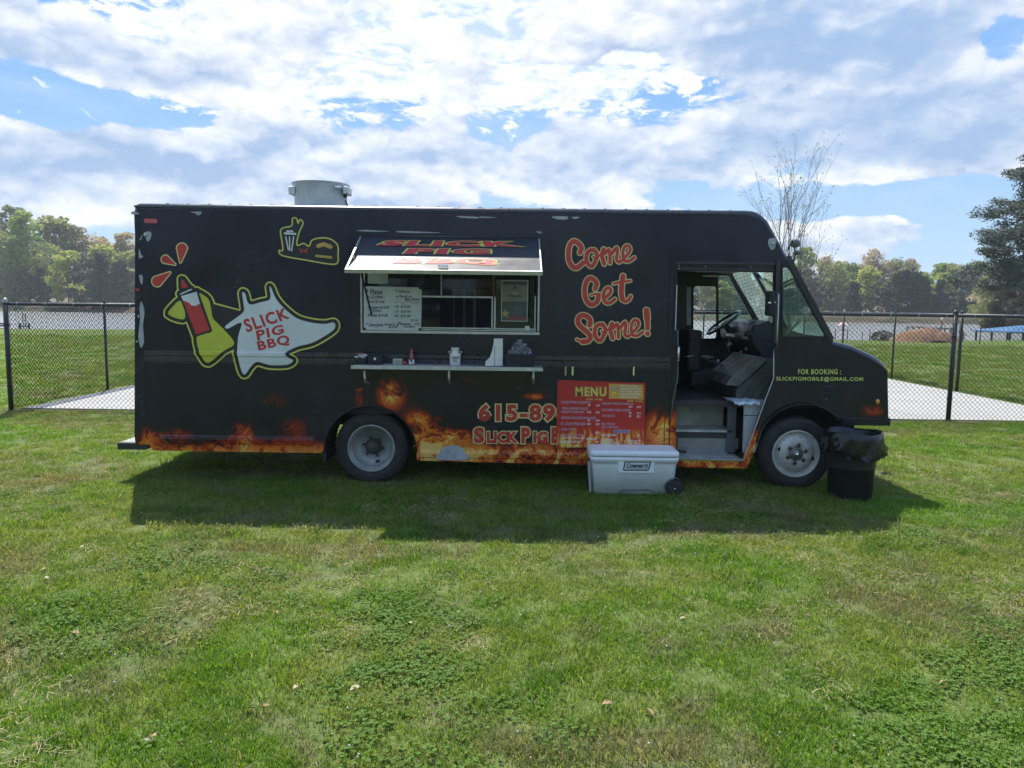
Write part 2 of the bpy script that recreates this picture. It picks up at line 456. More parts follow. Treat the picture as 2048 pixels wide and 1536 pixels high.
clm = bpy.data.materials.new('clover_leaf'); clm.use_nodes = True; q = G(clm.node_tree)
rn = q.n('ShaderNodeNewGeometry').outputs['Random Per Island']
c = q.mix(rn, (.10, .20, .022), (.16, .26, .045))
df = q.n('ShaderNodeBsdfPrincipled', {'Base Color': c, 'Roughness': .6, 'Specular IOR Level': .25}).outputs[0]
tr = q.n('ShaderNodeBsdfTranslucent', {'Color': (.09, .22, .02)}).outputs[0]
q.n('ShaderNodeOutputMaterial', {0: q.n('ShaderNodeMixShader', {0: .35, 1: df, 2: tr}).outputs[0]})
yel = mat('dry_straw', (.42, .33, .17), .8, var=.3)
protos = bpy.data.collections.new('grass_prototypes')
def tuft(seed, nb, R0, h0, h1, w, lean=.6, mt=None):
    rr = random.Random(seed); m = MB()
    for _ in range(nb):
        a = rr.uniform(0, 6.283); d = R0 * math.sqrt(rr.random()); x, y = d * math.cos(a), d * math.sin(a)
        h = rr.uniform(h0, h1); th = rr.uniform(0, 6.283); l = rr.uniform(.1, lean) * h
        dx, dy = math.cos(th) * l, math.sin(th) * l; ph = rr.uniform(0, 6.283); ww = w * rr.uniform(.6, 1.3)
        px, py = math.cos(ph) * ww, math.sin(ph) * ww
        m.add([(x - px, y - py, -.01), (x + px, y + py, -.01), (x + dx * .4 + px * .8, y + dy * .4 + py * .8, h * .6),
               (x + dx * .4 - px * .8, y + dy * .4 - py * .8, h * .6), (x + dx * 1.1, y + dy * 1.1, h)],
              [(0, 1, 2, 3), (3, 2, 4)])
    me = m.mesh('tuft', mt or bl); o = bpy.data.objects.new('tuft_%02d' % seed, me); protos.objects.link(o)
for s in range(5): tuft(s, 78, .10, .012, .036, .0024, 1.5)
for s in range(5, 7): tuft(s, 44, .08, .025, .062, .0026, 1.3)
def clover(seed):
    rr = random.Random(seed); m = MB()
    for _ in range(26):
        a = rr.uniform(0, 6.283); d = .10 * math.sqrt(rr.random()); x, y = d * math.cos(a), d * math.sin(a); h = rr.uniform(.012, .036)
        t0 = rr.uniform(0, 6.283)
        for k in range(3):
            th = t0 + k * 2.094; r = rr.uniform(.004, .0078); cx, cy = x + math.cos(th) * r, y + math.sin(th) * r
            vs = [(x, y, h)]
            for j in (-1, -.4, .4, 1):
                aa = th + j * 1.0; rad = r * (1.75 if abs(j) < .5 else 1.25)
                vs.append((x + math.cos(aa) * rad, y + math.sin(aa) * rad, h + rr.uniform(-.003, .005)))
            m.add(vs, [(0, 1, 2, 3, 4)])
    o = bpy.data.objects.new('tuft_%02d' % seed, m.mesh('clover', clm)); protos.objects.link(o)
clover(7); clover(8)
def straw(seed):
    rr = random.Random(seed); m = MB()
    for _ in range(22):
        x, y = rr.uniform(-.1, .1), rr.uniform(-.1, .1); th = rr.uniform(0, 6.283); l = rr.uniform(.02, .05); z = rr.uniform(.012, .04)
        m.bar((x, y, z), (x + math.cos(th) * l, y + math.sin(th) * l, z + rr.uniform(-.01, .01)), .002, .001)
    o = bpy.data.objects.new('tuft_%02d' % seed, m.mesh('straw', yel)); protos.objects.link(o)
straw(9)
# scattered points
from mathutils import noise as mn
def scatter():
    pts, rot, scl, idx = [], [], [], []
    rr = random.Random(3)
    def zone(y0, y1, per, sc, extra=2.6):
        y = y0
        area = 0
        n = int(per * ((.70 * (y0 + y1) / 2 + extra) * 2) * (y1 - y0))
        for _ in range(n):
            t = rr.random(); a, b_ = .7 * y0 + extra, .7 * y1 + extra
            yy = y0 + (y1 - y0) * t
            if rr.random() * b_ > .7 * yy + extra: continue
            hw = .70 * yy + extra; x = rr.uniform(-hw, hw)
            if PX0 - .02 < x < PX1 + .02 and PY0 - .06 < yy < PY1: continue
            p = Vector((x * .5, yy * .5, 0)); cl = mn.fractal(p * 1.1 + Vector((4, 9, 2)), 1.0, 2.0, 4)
            tall = mn.fractal(p * 2.2 + Vector((14, 2, 7)), 1.0, 2.0, 3)
            dry = mn.fractal(p * 1.5 + Vector((1, 22, 5)), 1.0, 2.0, 4)
            # clover patches sit mostly in the near right and lower left
            cb = .28 * math.exp(-((x - 1.3) / 1.1) ** 2 - ((yy - 3.1) / .6) ** 2) + .30 * math.exp(-((x - .35) / .5) ** 2 - ((yy - 3.35) / .3) ** 2) \
                + .22 * math.exp(-((x + 1.6) / .8) ** 2 - ((yy - 3.6) / .4) ** 2) + .2 * math.exp(-((x - 1.8) / 1.6) ** 2 - ((yy - 4.4) / .5) ** 2)
            k = rr.random()
            if k < .12 + .40 * max(0, min(1, (cl * .5 + cb * .8 - .18) * 5)) and cl * .5 + cb * .8 > .15 and yy < 7: i = rr.choice((7, 8))
            elif dry > .16 and k < .30: i = 9
            elif tall > .15 and k < .5: i = rr.choice((5, 6))
            elif k > .985: i = rr.choice((5, 6))
            else: i = rr.randrange(5)
            s_ = sc * rr.uniform(.75, 1.2)
            if i in (7, 8, 9): s_ = min(s_, 1.15)
            pts.append((x, yy, float(hgt(x, yy)))); rot.append((rr.uniform(-.12, .12), rr.uniform(-.12, .12), rr.uniform(0, 6.283)))
            scl.append(s_); idx.append(i)
            if i >= 7:
                pts.append((x + .02, yy + .015, float(hgt(x, yy)))); rot.append((0, 0, rr.uniform(0, 6.283))); scl.append(s_ * .8); idx.append(rr.randrange(5))
    zone(1.9, 4.5, 230, .95); zone(4.5, 8.0, 150, 1.0); zone(8.0, 13.0, 75, 1.15); zone(13, 22, 16, 1.7); zone(22, 40, 5, 2.4, 4)
    return pts, rot, scl, idx
pts, rot, scl, idx = scatter()
me = bpy.data.meshes.new('grass'); me.from_pydata(pts, [], [])
for nm, ty, arr, key in (('rot', 'FLOAT_VECTOR', np.array(rot).ravel(), 'vector'), ('scl', 'FLOAT', np.array(scl), 'value'), ('idx', 'INT', np.array(idx), 'value')):
    at = me.attributes.new(nm, ty, 'POINT'); at.data.foreach_set(key, arr)
go = bpy.data.objects.new('grass', me); COL.objects.link(go)
go['kind'] = 'stuff'; go['label'] = 'mown green lawn with clover, straw and patchy blades around the truck'; go['category'] = 'grass'
ng = bpy.data.node_groups.new('grass_scatter', 'GeometryNodeTree')
ng.interface.new_socket('Geometry', in_out='INPUT', socket_type='NodeSocketGeometry'); ng.interface.new_socket('Geometry', in_out='OUTPUT', socket_type='NodeSocketGeometry')
gi = ng.nodes.new('NodeGroupInput'); gout = ng.nodes.new('NodeGroupOutput')
iop = ng.nodes.new('GeometryNodeInstanceOnPoints'); ci = ng.nodes.new('GeometryNodeCollectionInfo')
ci.inputs['Collection'].default_value = protos; ci.inputs['Separate Children'].default_value = True; ci.inputs['Reset Children'].default_value = True
def na(name, ty):
    nd = ng.nodes.new('GeometryNodeInputNamedAttribute'); nd.data_type = ty; nd.inputs[0].default_value = name
    return [s_ for s_ in nd.outputs if s_.enabled and s_.name == 'Attribute'][0]
ng.links.new(gi.outputs[0], iop.inputs['Points']); ng.links.new(ci.outputs[0], iop.inputs['Instance']); iop.inputs['Pick Instance'].default_value = True
ng.links.new(na('idx', 'INT'), iop.inputs['Instance Index']); ng.links.new(na('rot', 'FLOAT_VECTOR'), iop.inputs['Rotation']); ng.links.new(na('scl', 'FLOAT'), iop.inputs['Scale'])
ng.links.new(iop.outputs[0], gout.inputs[0])
md = go.modifiers.new('scatter', 'NODES'); md.node_group = ng

# ------------------------------------------------------------------ trees
def leaf_mat(name, c1, c2, tr=.3):
    m = bpy.data.materials.new(name); m.use_nodes = True; q = G(m.node_tree)
    gm_ = q.n('ShaderNodeNewGeometry'); r_ = gm_.outputs['Random Per Island']; P = gm_.outputs['Position']
    c = q.mix(r_, c1, c2)
    c = q.mix(q.m('MULTIPLY', q.ss(q.noise(P, .35, 4, .6), .4, .7), .6), c, tuple(x * .62 for x in c2))
    d = q.n('ShaderNodeBsdfPrincipled', {'Base Color': c, 'Roughness': .6, 'Specular IOR Level': .2}).outputs[0]
    t = q.n('ShaderNodeBsdfTranslucent', {'Color': c}).outputs[0]
    q.n('ShaderNodeOutputMaterial', {0: q.n('ShaderNodeMixShader', {0: tr, 1: d, 2: t}).outputs[0]})
    return m
L_GREEN = leaf_mat('leaves_fresh_green', (.20, .29, .055), (.30, .39, .09), .6)
L_YEL = leaf_mat('leaves_yellow_green', (.33, .38, .075), (.44, .47, .12), .6)
L_TAN = leaf_mat('leaves_tan_bud', (.42, .34, .19), (.50, .42, .26), .6)
L_OLIVE = leaf_mat('leaves_olive', (.24, .26, .085), (.34, .35, .13), .55)
L_DARK = leaf_mat('leaves_dark_evergreen', (.030, .048, .024), (.045, .062, .034), .15)
L_BROWN = leaf_mat('leaves_brown_cedar', (.075, .068, .042), (.10, .085, .055), .2)
L_PINE = leaf_mat('pine_needles', (.026, .050, .034), (.045, .078, .050), .2)
BARK = mat('bark', (.12, .10, .08), .9, var=.3, vs=9, bump=.8, bs=30)
BARKP = mat('bark_pale', (.24, .22, .19), .9, var=.25, vs=9, bump=.6, bs=30)
def crown_quads(m, c, r, n, size, rr, shell=.55):
    for _ in range(n):
        u = Vector((rr.gauss(0, 1), rr.gauss(0, 1), rr.gauss(0, 1))).normalized()
        k = (shell + (1 - shell) * rr.random()) if rr.random() < .8 else rr.random()
        p = Vector(c) + Vector((u.x * r[0], u.y * r[1], u.z * r[2])) * k
        a = Vector((rr.gauss(0, 1), rr.gauss(0, 1), rr.gauss(0, 1))).normalized(); b = a.orthogonal().normalized()
        s_ = size * rr.uniform(.5, 1.25); a = a * s_; b = b * s_ * rr.uniform(.5, .9)
        m.add([p - a, p - b * .8, p + a * .9, p + b], [(0, 1, 2, 3)])
def decid(seed, H, spread, base, nclump, per, leaf, sparse=False):
    rr = random.Random(seed); tr = MB(); cr = MB()
    lean = Vector((rr.uniform(-.4, .4), rr.uniform(-.4, .4), 0))
    top = Vector((lean.x, lean.y, H * .8)); r0 = H * .013
    path = [Vector((0, 0, -.5)), Vector((lean.x * .2, lean.y * .2, H * .3)), Vector((lean.x * .6, lean.y * .6, H * .55)), top]
    tr.tube(path, [r0, r0 * .8, r0 * .5, r0 * .15], 7)
    for i in range(nclump):
        t = rr.random() ** .85; z = base * H + (1 - base) * H * t
        env = math.sin(min(1, .18 + .95 * (1 - t)) * math.pi * .62) * spread * (.9 if t > .1 else .7)
        a = rr.uniform(0, 6.283); d = env * math.sqrt(rr.uniform(.1, 1))
        c = Vector((math.cos(a) * d + lean.x * t, math.sin(a) * d + lean.y * t, z))
        k = rr.uniform(.55, 1.1) * spread * .36
        crown_quads(cr, c, (k, k, k * .72), int(per * rr.uniform(.6, 1.2)), leaf, rr)
        s0 = path[1].lerp(path[3], min(.95, max(0, (z / H - .35) * 1.6)))
        mid = s0.lerp(c, .5) + Vector((0, 0, .1 * H * rr.random() * .5))
        tr.tube([s0, mid, c], [r0 * .35, r0 * .22, r0 * .08], 5)
        if sparse:
            for _ in range(4):
                e = c + Vector((rr.uniform(-1, 1), rr.uniform(-1, 1), rr.uniform(0, 1.2))) * k
                tr.tube([mid, c.lerp(e, .3), e], [r0 * .14, r0 * .1, r0 * .04], 4)
    return tr, cr
def cedar(seed, H, spread, n, leaf):
    rr = random.Random(seed); tr = MB(); cr = MB()
    tr.tube([(0, 0, -.5), (0, 0, H * .9)], [H * .02, H * .005], 7)
    for i in range(n):
        t = rr.random(); z = H * (.04 + .92 * t); rad = spread * (1 - t) ** .7 * rr.uniform(.5, 1.05)
        a = rr.uniform(0, 6.283); c = (math.cos(a) * rad * .75, math.sin(a) * rad * .75, z)
        crown_quads(cr, c, (spread * .3, spread * .3, H * .06), 60, leaf, rr, .4)
    return tr, cr
VAR = {}
def variant(key, fn, *a):
    if key not in VAR:
        t, c = fn(*a); VAR[key] = (t.mesh('trunk', BARK), c.mesh('crown', L_GREEN))
    return VAR[key]
def plant_tree(name, key, x, y, sc, rz, leafm, label, group='trees along the far shore', bark=None, cat='tree'):
    tm, cmh = VAR[key]
    r_ = thing(name, label, cat, (x, y, float(hgt(x, y)) - .05), group, rz); r_.scale = sc if isinstance(sc, tuple) else (sc, sc, sc)
    for nm, me_, mm in (('trunk', tm, bark or BARK), ('crown', cmh, leafm)):
        o = bpy.data.objects.new(nm, me_); COL.objects.link(o); o.parent = r_
        o.material_slots[0].link = 'OBJECT'; o.material_slots[0].material = mm
    return r_
for i in range(3): variant('full%d' % i, decid, 20 + i, 18, 6.2, .12, 52, 88, .46)
for i in range(2): variant('tall%d' % i, decid, 40 + i, 20, 5.0, .26, 44, 80, .44)
for i in range(2): variant('thin%d' % i, decid, 60 + i, 17, 5.6, .26, 36, 46, .38, True)
for i in range(2): variant('bush%d' % i, decid, 80 + i, 9, 4.6, .0, 30, 80, .42)
variant('cedar0', cedar, 90, 12, 3.8, 90, .38); variant('cedar1', cedar, 91, 10, 3.6, 80, .38)
def tx(px, Y): return (px - 1024) / FPX * Y
# (photo x, distance, shape, scale, leaves, label)
T = [
 (-40, 172, 'full0', 1.12, L_GREEN, 'tall fresh green tree at the left edge of the wood'),
 (40, 176, 'tall0', 1.10, L_OLIVE, 'tall olive green tree with bare lower trunk right behind the corner fence post'),
 (62, 168, 'tall1', .98, L_GREEN, 'fresh green tree with a slim bare trunk just right of the corner fence post'),
 (15, 166, 'thin0', .92, L_OLIVE, 'thin see-through olive tree directly above the corner fence post'),
 (118, 178, 'full1', 1.07, L_OLIVE, 'broad olive tree with rounded top left of the middle of the left wood'),
 (100, 166, 'thin1', .80, L_YEL, 'sparse yellow green understory tree with visible trunk in the left wood'),
 (160, 180, 'tall0', .90, L_TAN, 'tan budding tree standing left of the bright yellow green crown'),
 (140, 163, 'full2', .64, L_YEL, 'lower bright yellow green tree over the left shore beside a dark cedar'),
 (200, 182, 'full0', .86, L_TAN, 'tan and pink budding tree behind the bright green crown near the truck'),
 (212, 170, 'full1', .72, L_YEL, 'bright yellow green rounded tree behind the dark cedar left of the truck'),
 (208, 160, 'cedar0', .98, L_DARK, 'dark blue green cedar on the left shore, widest dark shape beside the truck'),
 (244, 160, 'cedar1', 1.00, L_DARK, 'dark cedar partly hidden by the rear corner of the truck'),
 (255, 184, 'tall1', .82, L_TAN, 'tan budding tree rising just behind the rear top corner of the truck'),
 (268, 172, 'full2', .68, L_OLIVE, 'olive tree half hidden behind the rear of the truck'),
 (1408, 168, 'thin0', .66, L_OLIVE, 'thin olive tree seen through the cab of the truck'),
 (1455, 172, 'full2', .60, L_OLIVE, 'olive tree seen through the far quarter window of the cab'),
 (1600, 176, 'tall0', .74, L_GREEN, 'narrow fresh green tree right of the windscreen pillar'),
 (1632, 182, 'thin1', .78, L_TAN, 'sparse tan tree with see-through top right of the windscreen'),
 (1660, 170, 'full0', .60, L_OLIVE, 'olive green tree above the hood of the truck'),
 (1692, 180, 'full1', .62, L_GREEN, 'green tree between the two sparse tan trees on the right shore'),
 (1735, 184, 'thin0', .88, L_TAN, 'tallest sparse tan tree with pale branches in the right wood'),
 (1726, 168, 'full2', .58, L_YEL, 'yellow green low tree in front of the tallest sparse tan tree'),
 (1772, 182, 'full0', .66, L_TAN, 'tan rounded tree right of the tallest sparse tan tree'),
 (1790, 170, 'thin1', .72, L_OLIVE, 'olive thin crowned tree above the orange dirt mound'),
 (1812, 186, 'tall1', .64, L_TAN, 'tan budding tree left of the bright green round crown'),
 (1838, 176, 'full1', .52, L_GREEN, 'low bright green rounded tree above the dark cedar clump'),
 (1868, 190, 'tall0', .62, L_GREEN, 'small upright green tree standing above its neighbours in the right wood'),
 (1905, 184, 'full2', .66, L_OLIVE, 'olive rounded tree left of the big pine'),
 (1930, 192, 'full0', .70, L_GREEN, 'rounded blue green tree just left of the big pine'),
 (1876, 166, 'full1', .50, L_YEL, 'yellow green low tree left of the brown cedar mass'),
 (1835, 160, 'cedar1', .86, L_DARK, 'dark cedar behind the shore right of the dirt mound'),
 (1872, 161, 'cedar0', .66, L_DARK, 'smaller dark cedar close to the yellow green low tree'),
 (1700, 160, 'cedar1', .74, L_DARK, 'dark cedar low on the shore above the hood'),
 (1980, 100, 'full1', .46, L_OLIVE, 'olive tree under the big pine at the right edge'),
 (2010, 92, 'cedar0', .80, L_BROWN, 'brown green cedar mass under the big pine'),
 (2060, 88, 'cedar1', 1.0, L_BROWN, 'brown cedar cut by the right edge of the picture'),
 (1958, 110, 'thin0', .40, L_TAN, 'thin pale budding tree left of the brown cedar mass'),
]
for k, (px, Y, key, sc, lm, lab) in enumerate(T):
    plant_tree('cedar_tree' if 'cedar' in key else 'deciduous_tree', key, tx(px, Y), Y, sc, k * 1.37, lm, lab,
               'cedars along the far shore' if 'cedar' in key else 'leafing trees along the far shore', BARKP if 'thin' in key else BARK)
# the mass of the wood behind and between them
def merge_wood(name, spots, label):
    for lmname, lst in spots.items():
        vs, fs, k = [], [], 0
        lm = {'g': L_GREEN, 'o': L_OLIVE, 't': L_TAN, 'd': L_DARK}[lmname]
        for (x, y, key, s_, rz) in lst:
            me_ = VAR[key][1]; n = len(me_.vertices); a = np.empty(n * 3); me_.vertices.foreach_get('co', a); a = a.reshape(-1, 3) * s_
            c_, s2 = math.cos(rz), math.sin(rz); b_ = np.stack([a[:, 0] * c_ - a[:, 1] * s2 + x, a[:, 0] * s2 + a[:, 1] * c_ + y, a[:, 2] + float(hgt(x, y))], 1)
            f_ = np.empty(len(me_.polygons) * 4, dtype=np.int32); me_.polygons.foreach_get('vertices', f_)
            vs.append(b_); fs.append(f_.reshape(-1, 4) + k); k += n
        V = np.concatenate(vs); F = np.concatenate(fs)
        me_ = bpy.data.meshes.new(name); me_.vertices.add(len(V)); me_.vertices.foreach_set('co', V.ravel())
        me_.loops.add(F.size); me_.loops.foreach_set('vertex_index', F.ravel()); me_.polygons.add(len(F))
        me_.polygons.foreach_set('loop_start', np.arange(0, F.size, 4)); me_.polygons.foreach_set('loop_total', np.full(len(F), 4))
        me_.materials.append(lm); me_.update(calc_edges=True)
        o = bpy.data.objects.new(name, me_); COL.objects.link(o); o['kind'] = 'stuff'; o['label'] = label; o['category'] = 'woodland'
rr = random.Random(5); sp = {'g': [], 'o': [], 't': [], 'd': []}
for i in range(84):                                   # hidden middle and both wings
    x = -240 + i * 5.9 + rr.uniform(-2, 2)
    sp[rr.choice('goot')].append((x, rr.uniform(192, 205), rr.choice(['full0', 'full1', 'tall1']), rr.uniform(.62, .72) * (1.2 if x < -70 else 1.0), rr.uniform(0, 6)))
for i in range(34):
    x = -130 + i * 8.2 + rr.uniform(-3, 3)
    if (-118 < x < -84) or (60 < x < 128): continue
    sp[rr.choice('goot')].append((x, rr.uniform(165, 178), rr.choice(['full2', 'thin0', 'tall0']), rr.uniform(.55, .75), rr.uniform(0, 6)))
for i in range(120):                                   # undergrowth at the foot of the wood
    x = -240 + i * 4.0 + rr.uniform(-2, 2)
    sp[rr.choice('oodd')].append((x, rr.uniform(161, 186), rr.choice(['bush0', 'bush1']), rr.uniform(.6, 1.15), rr.uniform(0, 6)))
for i in range(40):                                   # unseen trees added behind the camera, to darken reflections in truck and glass
    a = R(200 + i * 3.6); rr2 = rr.uniform(62, 75)
    sp[rr.choice('god')].append((math.cos(a) * rr2 * 1.5, math.sin(a) * rr2, rr.choice(['bush0', 'bush1', 'full2']), rr.uniform(.55, .85), rr.uniform(0, 6)))
merge_wood('woodland', sp, 'dense mixed wood and undergrowth beyond the lake, plus unseen trees added behind the camera')

# big pine at the right edge
def pine(seed, H):
    rr = random.Random(seed); tr = MB(); cr = MB()
    tr.tube([(0, 0, -.5), (.2, 0, H * .5), (0, .1, H * .98)], [.30, .2, .04], 9)
    nl = 17
    for i in range(nl):
        t = i / (nl - 1); z = H * (.26 + .72 * t); rad = 7.4 * (1 - t) ** .70 + .6
        nb = 6 if t < .8 else 4
        for k in range(nb):
            a = k * 6.283 / nb + i * .9 + rr.uniform(-.3, .3); rd = rad * rr.uniform(.65, 1.05)
            tip = Vector((math.cos(a) * rd, math.sin(a) * rd, z + rr.uniform(-.1, .5))); s0 = Vector((0, 0, z - .4))
            mid = s0.lerp(tip, .5) + Vector((0, 0, -.15))
            tr.tube([s0, mid, tip], [.06, .04, .012], 5)
            for c_ in range(int(4 + rd * 1.5)):
                f_ = rr.uniform(.38, 1.0); p = s0.lerp(tip, f_) + Vector((rr.uniform(-.7, .7), rr.uniform(-.7, .7), rr.uniform(.0, .5)))
                k2 = rr.uniform(.45, .8)
                crown_quads(cr, p, (k2 * 1.15, k2 * 1.15, k2 * .55), 150, .10, rr, .35)
    return tr, cr
VAR['pine'] = tuple(m_.mesh(n_, None) for m_, n_ in zip(pine(5, 17.0), ('trunk', 'crown')))
for me_ in VAR['pine']: me_.materials.append(BARK)
plant_tree('pine_tree', 'pine', tx(2095, 62), 62, (1.02, 1.02, 1.12), .4, L_PINE, 'big dark pine with layered branches at the right edge of the picture', None, BARK)

# young bare tree behind the cab
def bare(seed):
    rr = random.Random(seed); tr = MB(); lf = MB()
    def grow(p, d, L, r, depth):
        n = 4; pts_ = [p]; dd = d.copy()
        for i in range(n):
            dd = (dd + Vector((rr.uniform(-.17, .17), rr.uniform(-.17, .17), rr.uniform(-.05, .09)))).normalized()
            pts_.append(pts_[-1] + dd * L / n)
        tr.tube(pts_, [r * (1 - .45 * i / n) for i in range(n + 1)], 5 if r > .01 else 3, caps=False)
        if depth == 0:
            for _ in range(2):
                q_ = pts_[-1] + Vector((rr.uniform(-.1, .1), rr.uniform(-.1, .1), rr.uniform(-.1, .1)))
                lf.add([q_, q_ + Vector((.03, 0, .02)), q_ + Vector((.03, .01, .05)), q_ + Vector((-.01, 0, .03))], [(0, 1, 2, 3)])
            return
        for k in range(2 if depth > 1 else rr.choice((2, 3))):
            i = rr.randrange(1, n + 1); a = rr.uniform(0, 6.283); sp_ = rr.uniform(.25, .6)
            nd = (dd + Vector((math.cos(a), math.sin(a), rr.uniform(-.1, .4))) * sp_).normalized()
            grow(pts_[i], nd, L * rr.uniform(.55, .8), r * .55, depth - 1)
        grow(pts_[-1], dd, L * .75, r * .6, depth - 1)
    for a, t in ((0, .03), (.5, .20), (3.0, .20), (3.3, .42), (1.5, .1)):
        grow(Vector((0, 0, 0)), Vector((math.cos(a) * t, math.sin(a) * t, 1)).normalized(), rr.uniform(2.4, 3.3), .044, 4)
    return tr, lf
r_ = thing('young_tree', 'slender nearly bare young tree rising behind the cab roof', 'tree', (tx(1574, 30), 30, -.05))
t_, l_ = bare(12)
o = t_.build('trunk', None, None, fix=False); o.data.materials.append(mat('twig_bark', (.10, .09, .082), .9, var=.2)); o.parent = r_
o = l_.build('crown', None, None, fix=False); o.data.materials.append(L_OLIVE); o.parent = r_

# thin summer haze over the lake
hm = bpy.data.materials.new('haze'); hm.use_nodes = True; q = G(hm.node_tree)
hv = q.n('ShaderNodeVolumePrincipled', {'Color': (.86, .92, 1.0), 'Density': .0005, 'Anisotropy': .3})
q.n('ShaderNodeOutputMaterial', {'Volume': hv.outputs[0]})
hz_o = MB().box(-260, 260, -110, 240, -4.0, 30).build('haze', hm); hz_o['kind'] = 'stuff'; hz_o['label'] = 'thin pale haze in the air'; hz_o['category'] = 'haze'
# ------------------------------------------------------------------ chain link fences
FBLK = mat('black_fence_coating', (.018, .019, .020), .42, var=.2)
FWIRE = mat('black_wire_coating', (.012, .013, .013), .85, var=.2, spec=.1)
FCAP = mat('grey_cap_metal', (.35, .36, .36), .45, .8, var=.2)
FH = 1.73
def fence_run(label, a, b, posts, fat=(), zbase=0.0, wire=.0080, pitch=.076, capped=()):
    A, B = Vector((*a, 0)), Vector((*b, 0)); L = (B - A).length; T_ = (B - A).normalized()
    root = thing('chain_link_fence', label, 'fence', (A.x, A.y, zbase), 'black chain link fences round the concrete pad')
    # woven wires: each one zigzags from bottom to top
    n = int(L / pitch); m = int((FH - .06) / (pitch / 2)); N_ = Vector((-T_.y, T_.x, 0))
    V = []; F = []
    for i in range(n + 1):
        k0 = len(V)
        for j in range(m + 1):
            x = (i + (.5 if j % 2 else -.02) ) * pitch + (.004 if j % 2 else 0); x = min(max(x, 0), L)
            z = .04 + j * pitch / 2
            c_ = A + T_ * x + Vector((0, 0, zbase + z)) + N_ * (.003 if j % 2 else -.003)
            for w_ in ((0, -1), (.87, .5), (-.87, .5)):
                V.append(tuple(c_ + T_ * (w_[0] * wire * .5) + N_ * (w_[1] * wire * .5)))
            if j:
                p_, q_ = k0 + (j - 1) * 3, k0 + j * 3
                for s_ in range(3): F.append((p_ + s_, p_ + (s_ + 1) % 3, q_ + (s_ + 1) % 3, q_ + s_))
        # mirrored wire closes the diamonds
        k0 = len(V)
        for j in range(m + 1):
            x = (i + (-.5 if j % 2 else .02)) * pitch - (.004 if j % 2 else 0); x = min(max(x, 0), L)
            z = .04 + j * pitch / 2
            c_ = A + T_ * x + Vector((0, 0, zbase + z)) + N_ * (-.003 if j % 2 else .003)
            for w_ in ((0, -1), (.87, .5), (-.87, .5)):
                V.append(tuple(c_ + T_ * (w_[0] * wire * .5) + N_ * (w_[1] * wire * .5)))
            if j:
                p_, q_ = k0 + (j - 1) * 3, k0 + j * 3
                for s_ in range(3): F.append((p_ + s_, p_ + (s_ + 1) % 3, q_ + (s_ + 1) % 3, q_ + s_))
    o = MB().add(V, F).build('wire_mesh', FWIRE, root, fix=False); o['kind'] = 'stuff'
    r_ = MB().tube([A + Vector((0, 0, zbase + FH)), B + Vector((0, 0, zbase + FH))], .024, 10)
    r_.build('top_rail', FBLK, root)
    MB().tube([A + Vector((0, 0, zbase + .045)), B + Vector((0, 0, zbase + .045))], .004, 5).build('bottom_wire', FBLK, root)
    for d_ in posts:
        f_ = d_ in fat; p = A + T_ * d_; r0 = .037 if f_ else .026
        o = MB().tube([p + Vector((0, 0, zbase - .1)), p + Vector((0, 0, zbase + FH + (.05 if f_ else .01)))], r0, 12).build('post', FBLK, root)
        c_ = MB(); top = zbase + FH + (.05 if f_ else .035)
        c_.lathe([(r0 * 1.12, -.03), (r0 * 1.15, .0), (r0 * 1.0, .02), (r0 * .6, .04), (0, .048)], p + Vector((0, 0, top)), n=12)
        c_.build('post_cap', FCAP if d_ in capped else FBLK, o)
        if f_:
            for zz in (.4, .9, 1.4):
                MB().lathe([(r0 * 1.18, -.012), (r0 * 1.18, .012)], p + Vector((0, 0, zbase + zz)), n=12).build('clamp_band', FBLK, o)
    # tie wires on the rail
    t_ = MB(); x = .2
    while x < L:
        p = A + T_ * x + Vector((0, 0, zbase + FH)); t_.lathe([(.027, -.006), (.028, 0), (.027, .006)], p, 'y' if abs(T_.y) > .5 else 'x', 8); x += .45
    t_.build('tie_wire', FCAP, root, kind='stuff')
    return root
FX0, FX1, FY0, FY1 = -8.12, 10.0, 12.05, 26.2
fence_run('front run of black chain link fence behind the truck, ending at the left corner post', (FX0, FY0), (13.4, FY0), [0, 2.95, 5.95, 8.95, 12.1, 15.2, 18.3, 21.4], fat=(0, 15.2), capped=(0,))
fence_run('left side run of black fence going away from the corner post', (FX0, FY0 + .06), (FX0 - .25, FY1), [2.95, 5.9, 8.9, 11.9, 14.1], fat=(14.1,))
fence_run('right side run of black fence in front of the orange dirt mound', (FX1, FY0 + .06), (FX1 + .15, FY1), [1.6, 4.75, 7.75, 10.9, 14.1], fat=(4.75,), capped=(10.9,))
fence_run('far run of black chain link fence at the lake end of the pad', (FX0 - .22, FY1 + .05), (FX1 + .13, FY1 + .05), [0, 3, 6, 9, 12, 15, 18], wire=.006, capped=(15,))
